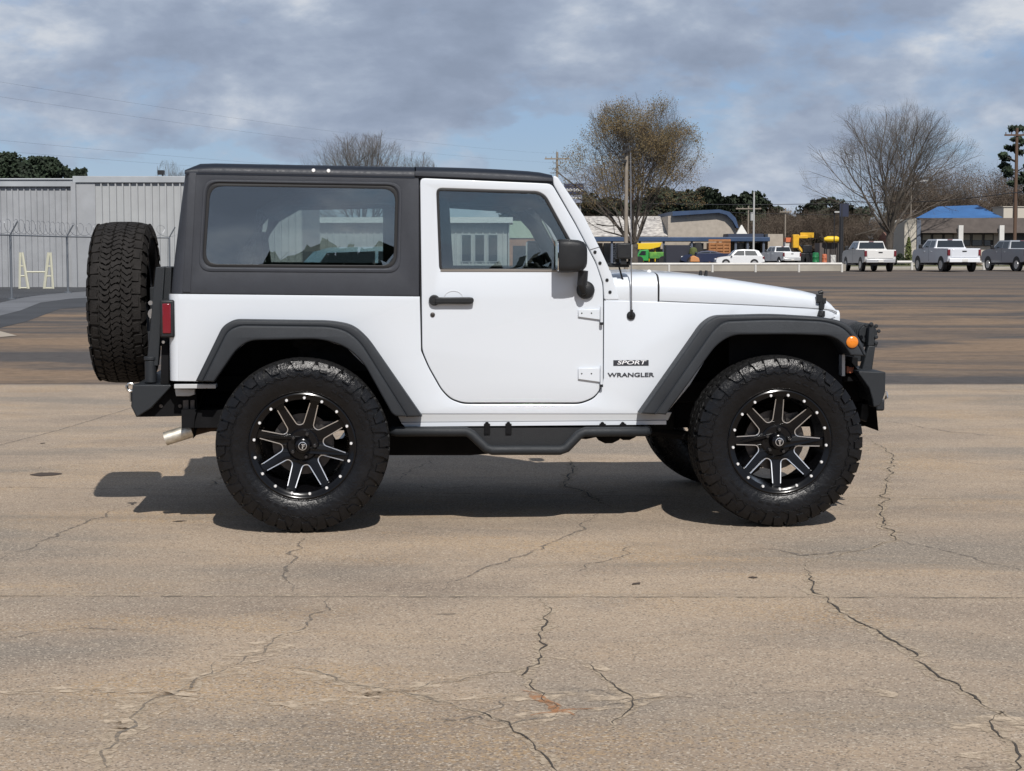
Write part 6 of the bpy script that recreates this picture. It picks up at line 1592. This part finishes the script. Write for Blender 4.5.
        zz_ = [(0.366 if k % 2 else 0.350, (k + (0.22 if k % 4 < 2 else 0)) * TT / 80) for k in range(81)]
        t.loft([[(math.cos(a) * (r + o_), sgn * yy_, math.sin(a) * (r + o_)) for o_, yy_ in ((-0.0045, 0.158), (-0.0025, 0.1655), (0.0025, 0.1655), (0.0045, 0.158))] for r, a in zz_])
        t.lathe([(sgn * 0.139, 0.272), (sgn * 0.1455, 0.274), (sgn * 0.146, 0.277), (sgn * 0.143, 0.281)], (0, 0, 0), 'Y', 72, closed=True)
        for base, cnt, stp in ((0.35, 9, 0.125), (math.pi + 0.5, 7, 0.14)):
            for k in range(cnt):
                a = base + k * stp
                if k % 4 == 3: continue
                y = sgn * 0.1595
                c = (math.cos(a) * 0.318, y, math.sin(a) * 0.318)
                rt = Matrix.Rotation(-a + math.pi / 2, 3, 'Y')
                t.box(c, (0.026, 0.005, 0.010), rot=rt)
    tyre = t.build('tyre', [tm, mat('tread_rubber', (0.010, 0.010, 0.0105), 0.62, spec=0.2, bump=0.3, bscale=150)], root, smooth=30)
    # rim
    r = MB()
    r.lathe([(-0.134, 0.262), (-0.137, 0.268), (-0.143, 0.268), (-0.146, 0.262), (-0.144, 0.256), (-0.137, 0.250), (-0.132, 0.235), (-0.10, 0.231), (-0.02, 0.222), (0.06, 0.212), (0.12, 0.225), (0.13, 0.262), (0.127, 0.262), (0.115, 0.232), (0.06, 0.221), (-0.02, 0.231), (-0.10, 0.241), (-0.125, 0.245)], (0, 0, 0), 'Y', 64, closed=True)
    def dish(rr): return -0.060 - 0.040 * max(0.0, (rr - 0.10) / 0.13)
    hole_polys = []
    for k in range(8):
        a = k * math.pi / 4 + R(10)
        loc = [(0.106, -0.013), (0.224, -0.068), (0.232, -0.036), (0.234, 0.0), (0.232, 0.036), (0.224, 0.068), (0.106, 0.013)]
        loc = fillet([(p[0], p[1], 0.016 if p[0] < 0.12 else 0.010) for p in loc], 0.01, 4)
        hole_polys.append([(p[0] * math.cos(a) - p[1] * math.sin(a), p[0] * math.sin(a) + p[1] * math.cos(a)) for p in loc])
    circ = [(math.cos(TT * k / 72) * 0.2395, math.sin(TT * k / 72) * 0.2395) for k in range(72)]
    sb_ = sheet_bm([circ] + hole_polys, 0.026, 0.003)
    for v in sb_.verts:
        rr = math.hypot(v.co.x, v.co.y); v.co = (v.co.x, dish(rr) - v.co.z - 0.004, v.co.y)
    tmp = bpy.data.meshes.new('t'); sb_.to_mesh(tmp); sb_.free(); r.bm.from_mesh(tmp); bpy.data.meshes.remove(tmp)
    r.lathe([(-0.05, 0.084), (-0.072, 0.082), (-0.078, 0.074), (-0.078, 0.045), (-0.10, 0.040), (-0.125, 0.036), (-0.130, 0.028), (-0.131, 0.01)], (0, 0, 0), 'Y', 32)
    rim = r.build('rim', rim_m, root, smooth=35)
    # milled edges: U strips round each opening
    m = MB()
    for hp in hole_polys:
        c = (sum(p[0] for p in hp) / len(hp), sum(p[1] for p in hp) / len(hp))
        dn = []
        for p, q in zip(hp, hp[1:] + hp[:1]):
            k_ = max(1, int(math.dist(p, q) / 0.006))
            dn += [(p[0] + (q[0] - p[0]) * j / k_, p[1] + (q[1] - p[1]) * j / k_) for j in range(k_)]
        sel = [p for p in dn if math.hypot(*p) < 0.219]
        # order the U: rotate list so that it starts after the widest gap
        n = len(sel); gaps = [(math.dist(sel[i - 1], sel[i]), i) for i in range(n)]; st0 = max(gaps)[1]; sel = sel[st0:] + sel[:st0]
        # densify
        dens_ = []
        for p, q in zip(sel, sel[1:]):
            for f in (0,): dens_.append((p[0] + (q[0] - p[0]) * f, p[1] + (q[1] - p[1]) * f))
        dens_.append(sel[-1])
        rowsA = []
        for i, p in enumerate(dens_):
            a = dens_[max(i - 1, 0)]; q = dens_[min(i + 1, len(dens_) - 1)]
            tn = Vector((q[0] - a[0], q[1] - a[1])).normalized(); nn = Vector((-tn.y, tn.x))
            if (Vector(p) + nn * 0.01 - Vector(c)).length < (Vector(p) - Vector(c)).length: nn = -nn
            i0 = Vector(p) + nn * 0.0012; o1 = Vector(p) + nn * 0.0056
            yy = dish(math.hypot(*p)) - 0.0075
            rowsA.append([(i0.x, yy + 0.003, i0.y), (i0.x, yy, i0.y), (o1.x, yy, o1.y), (o1.x, yy + 0.003, o1.y)])
        m.loft(rowsA, closed=True)
    m.build('rim_milled_edge', milled, root)
    for k in range(17):
        m = MB(); a = TT * k / 17 + 0.1; m.lathe([(-0.128, .0080), (-.1385, .0080), (-.1425, .0058)], (math.cos(a) * 0.2425, 0, math.sin(a) * 0.2425), 'Y', 10); m.build('rim_bolt', mat('bolt_steel', (0.85, 0.85, 0.85), 0.4, metal=0.35), root)
    m = MB(); m.lathe([(-0.1305, .021), (-.1335, .021), (-.134, .018), (-.1305, .018)], (0, 0, 0), 'Y', 20, closed=True)
    m.box((0, -0.1335, -0.003), (0.006, 0.003, 0.022)); m.box((0.003, -0.1335, 0.008), (0.018, 0.003, 0.005)); m.box((0.003, -0.1335, 0.0), (0.012, 0.003, 0.004)); m.build('centre_cap_emblem', milled, root)
    for k in range(5):
        m = MB(); a = TT * k / 5; m.lathe([(-0.076, .012), (-.098, .011), (-.102, .008)], (math.cos(a) * 0.060, 0, math.sin(a) * 0.060), 'Y', 6); m.build('lug_nut', mat('black_chrome', (0.08, 0.08, 0.085), 0.2, metal=0.8), root)
    return root
w0_ = build_wheel('wheel', tyre_m)
def put(w, loc, rx=0, ry=0, rz=0):
    w.parent = car; w.location = loc; w.rotation_mode = 'YXZ'
    w.matrix_local = Matrix.Translation(loc) @ Matrix.Rotation(rz, 4, 'Z') @ Matrix.Rotation(ry, 4, 'Y')
TY = 0.82
cps = [copy_tree(w0_, car) for _ in range(4)]
put(w0_, (-1.212, -TY, TR), ry=R(3)); put(cps[0], (1.212, -TY, TR), ry=R(-11))
put(cps[1], (-1.212, TY, TR), ry=R(20), rz=math.pi); put(cps[2], (1.212, TY, TR), ry=R(40), rz=math.pi)
sp = cps[3]; sp.name = 'spare_wheel'
sx_, sz_ = S(121.5, 302.5, -0.02)
put(sp, (sx_ + 0.020, 0.0, sz_), ry=R(7), rz=R(-90)); sp.scale = (1, 0.92, 1)
for ch in sp.children:
    if ch.name.startswith('tyre'):
        ch.data = ch.data.copy(); ch.data.materials[0] = tyre_d; ch.data.materials[1] = tyre_d

# ------------------------------------------------------------------ repeats inside a part become pieces of their own
def split_loose(o):
    bm = bmesh.new(); bm.from_mesh(o.data); bm.verts.ensure_lookup_table()
    comp = {}; cid = 0
    for v in bm.verts:
        if v.index in comp: continue
        stack = [v]; comp[v.index] = cid
        while stack:
            a = stack.pop()
            for e_ in a.link_edges:
                w = e_.other_vert(a)
                if w.index not in comp: comp[w.index] = cid; stack.append(w)
        cid += 1
    if cid < 2: bm.free(); return [o]
    outs = []
    for c in range(cid):
        b2 = bm.copy(); b2.verts.ensure_lookup_table()
        bmesh.ops.delete(b2, geom=[v for v in b2.verts if comp[v.index] != c], context='VERTS')
        if c == 0: me = bpy.data.meshes.new(o.name)
        else: me = bpy.data.meshes.new(o.name)
        b2.to_mesh(me); b2.free()
        for m_ in o.data.materials: me.materials.append(m_)
        me.shade_smooth(); me.set_sharp_from_angle(angle=R(38))
        n = o.copy() if c else o
        if c: COL.objects.link(n)
        outs.append((n, me))
    for n, me in outs: n.data = me
    bm.free()
    return outs
SPLIT = {'bumper_mount', 'body_mount_cover', 'rail_bolt_cap', 'pillar_bolt', 'step_bracket', 'hood_bumper', 'axles'}
for o in list(COL.objects):
    if o.type == 'MESH' and o.name.split('.')[0] in SPLIT - {'step_bracket', 'axles'}: split_loose(o)
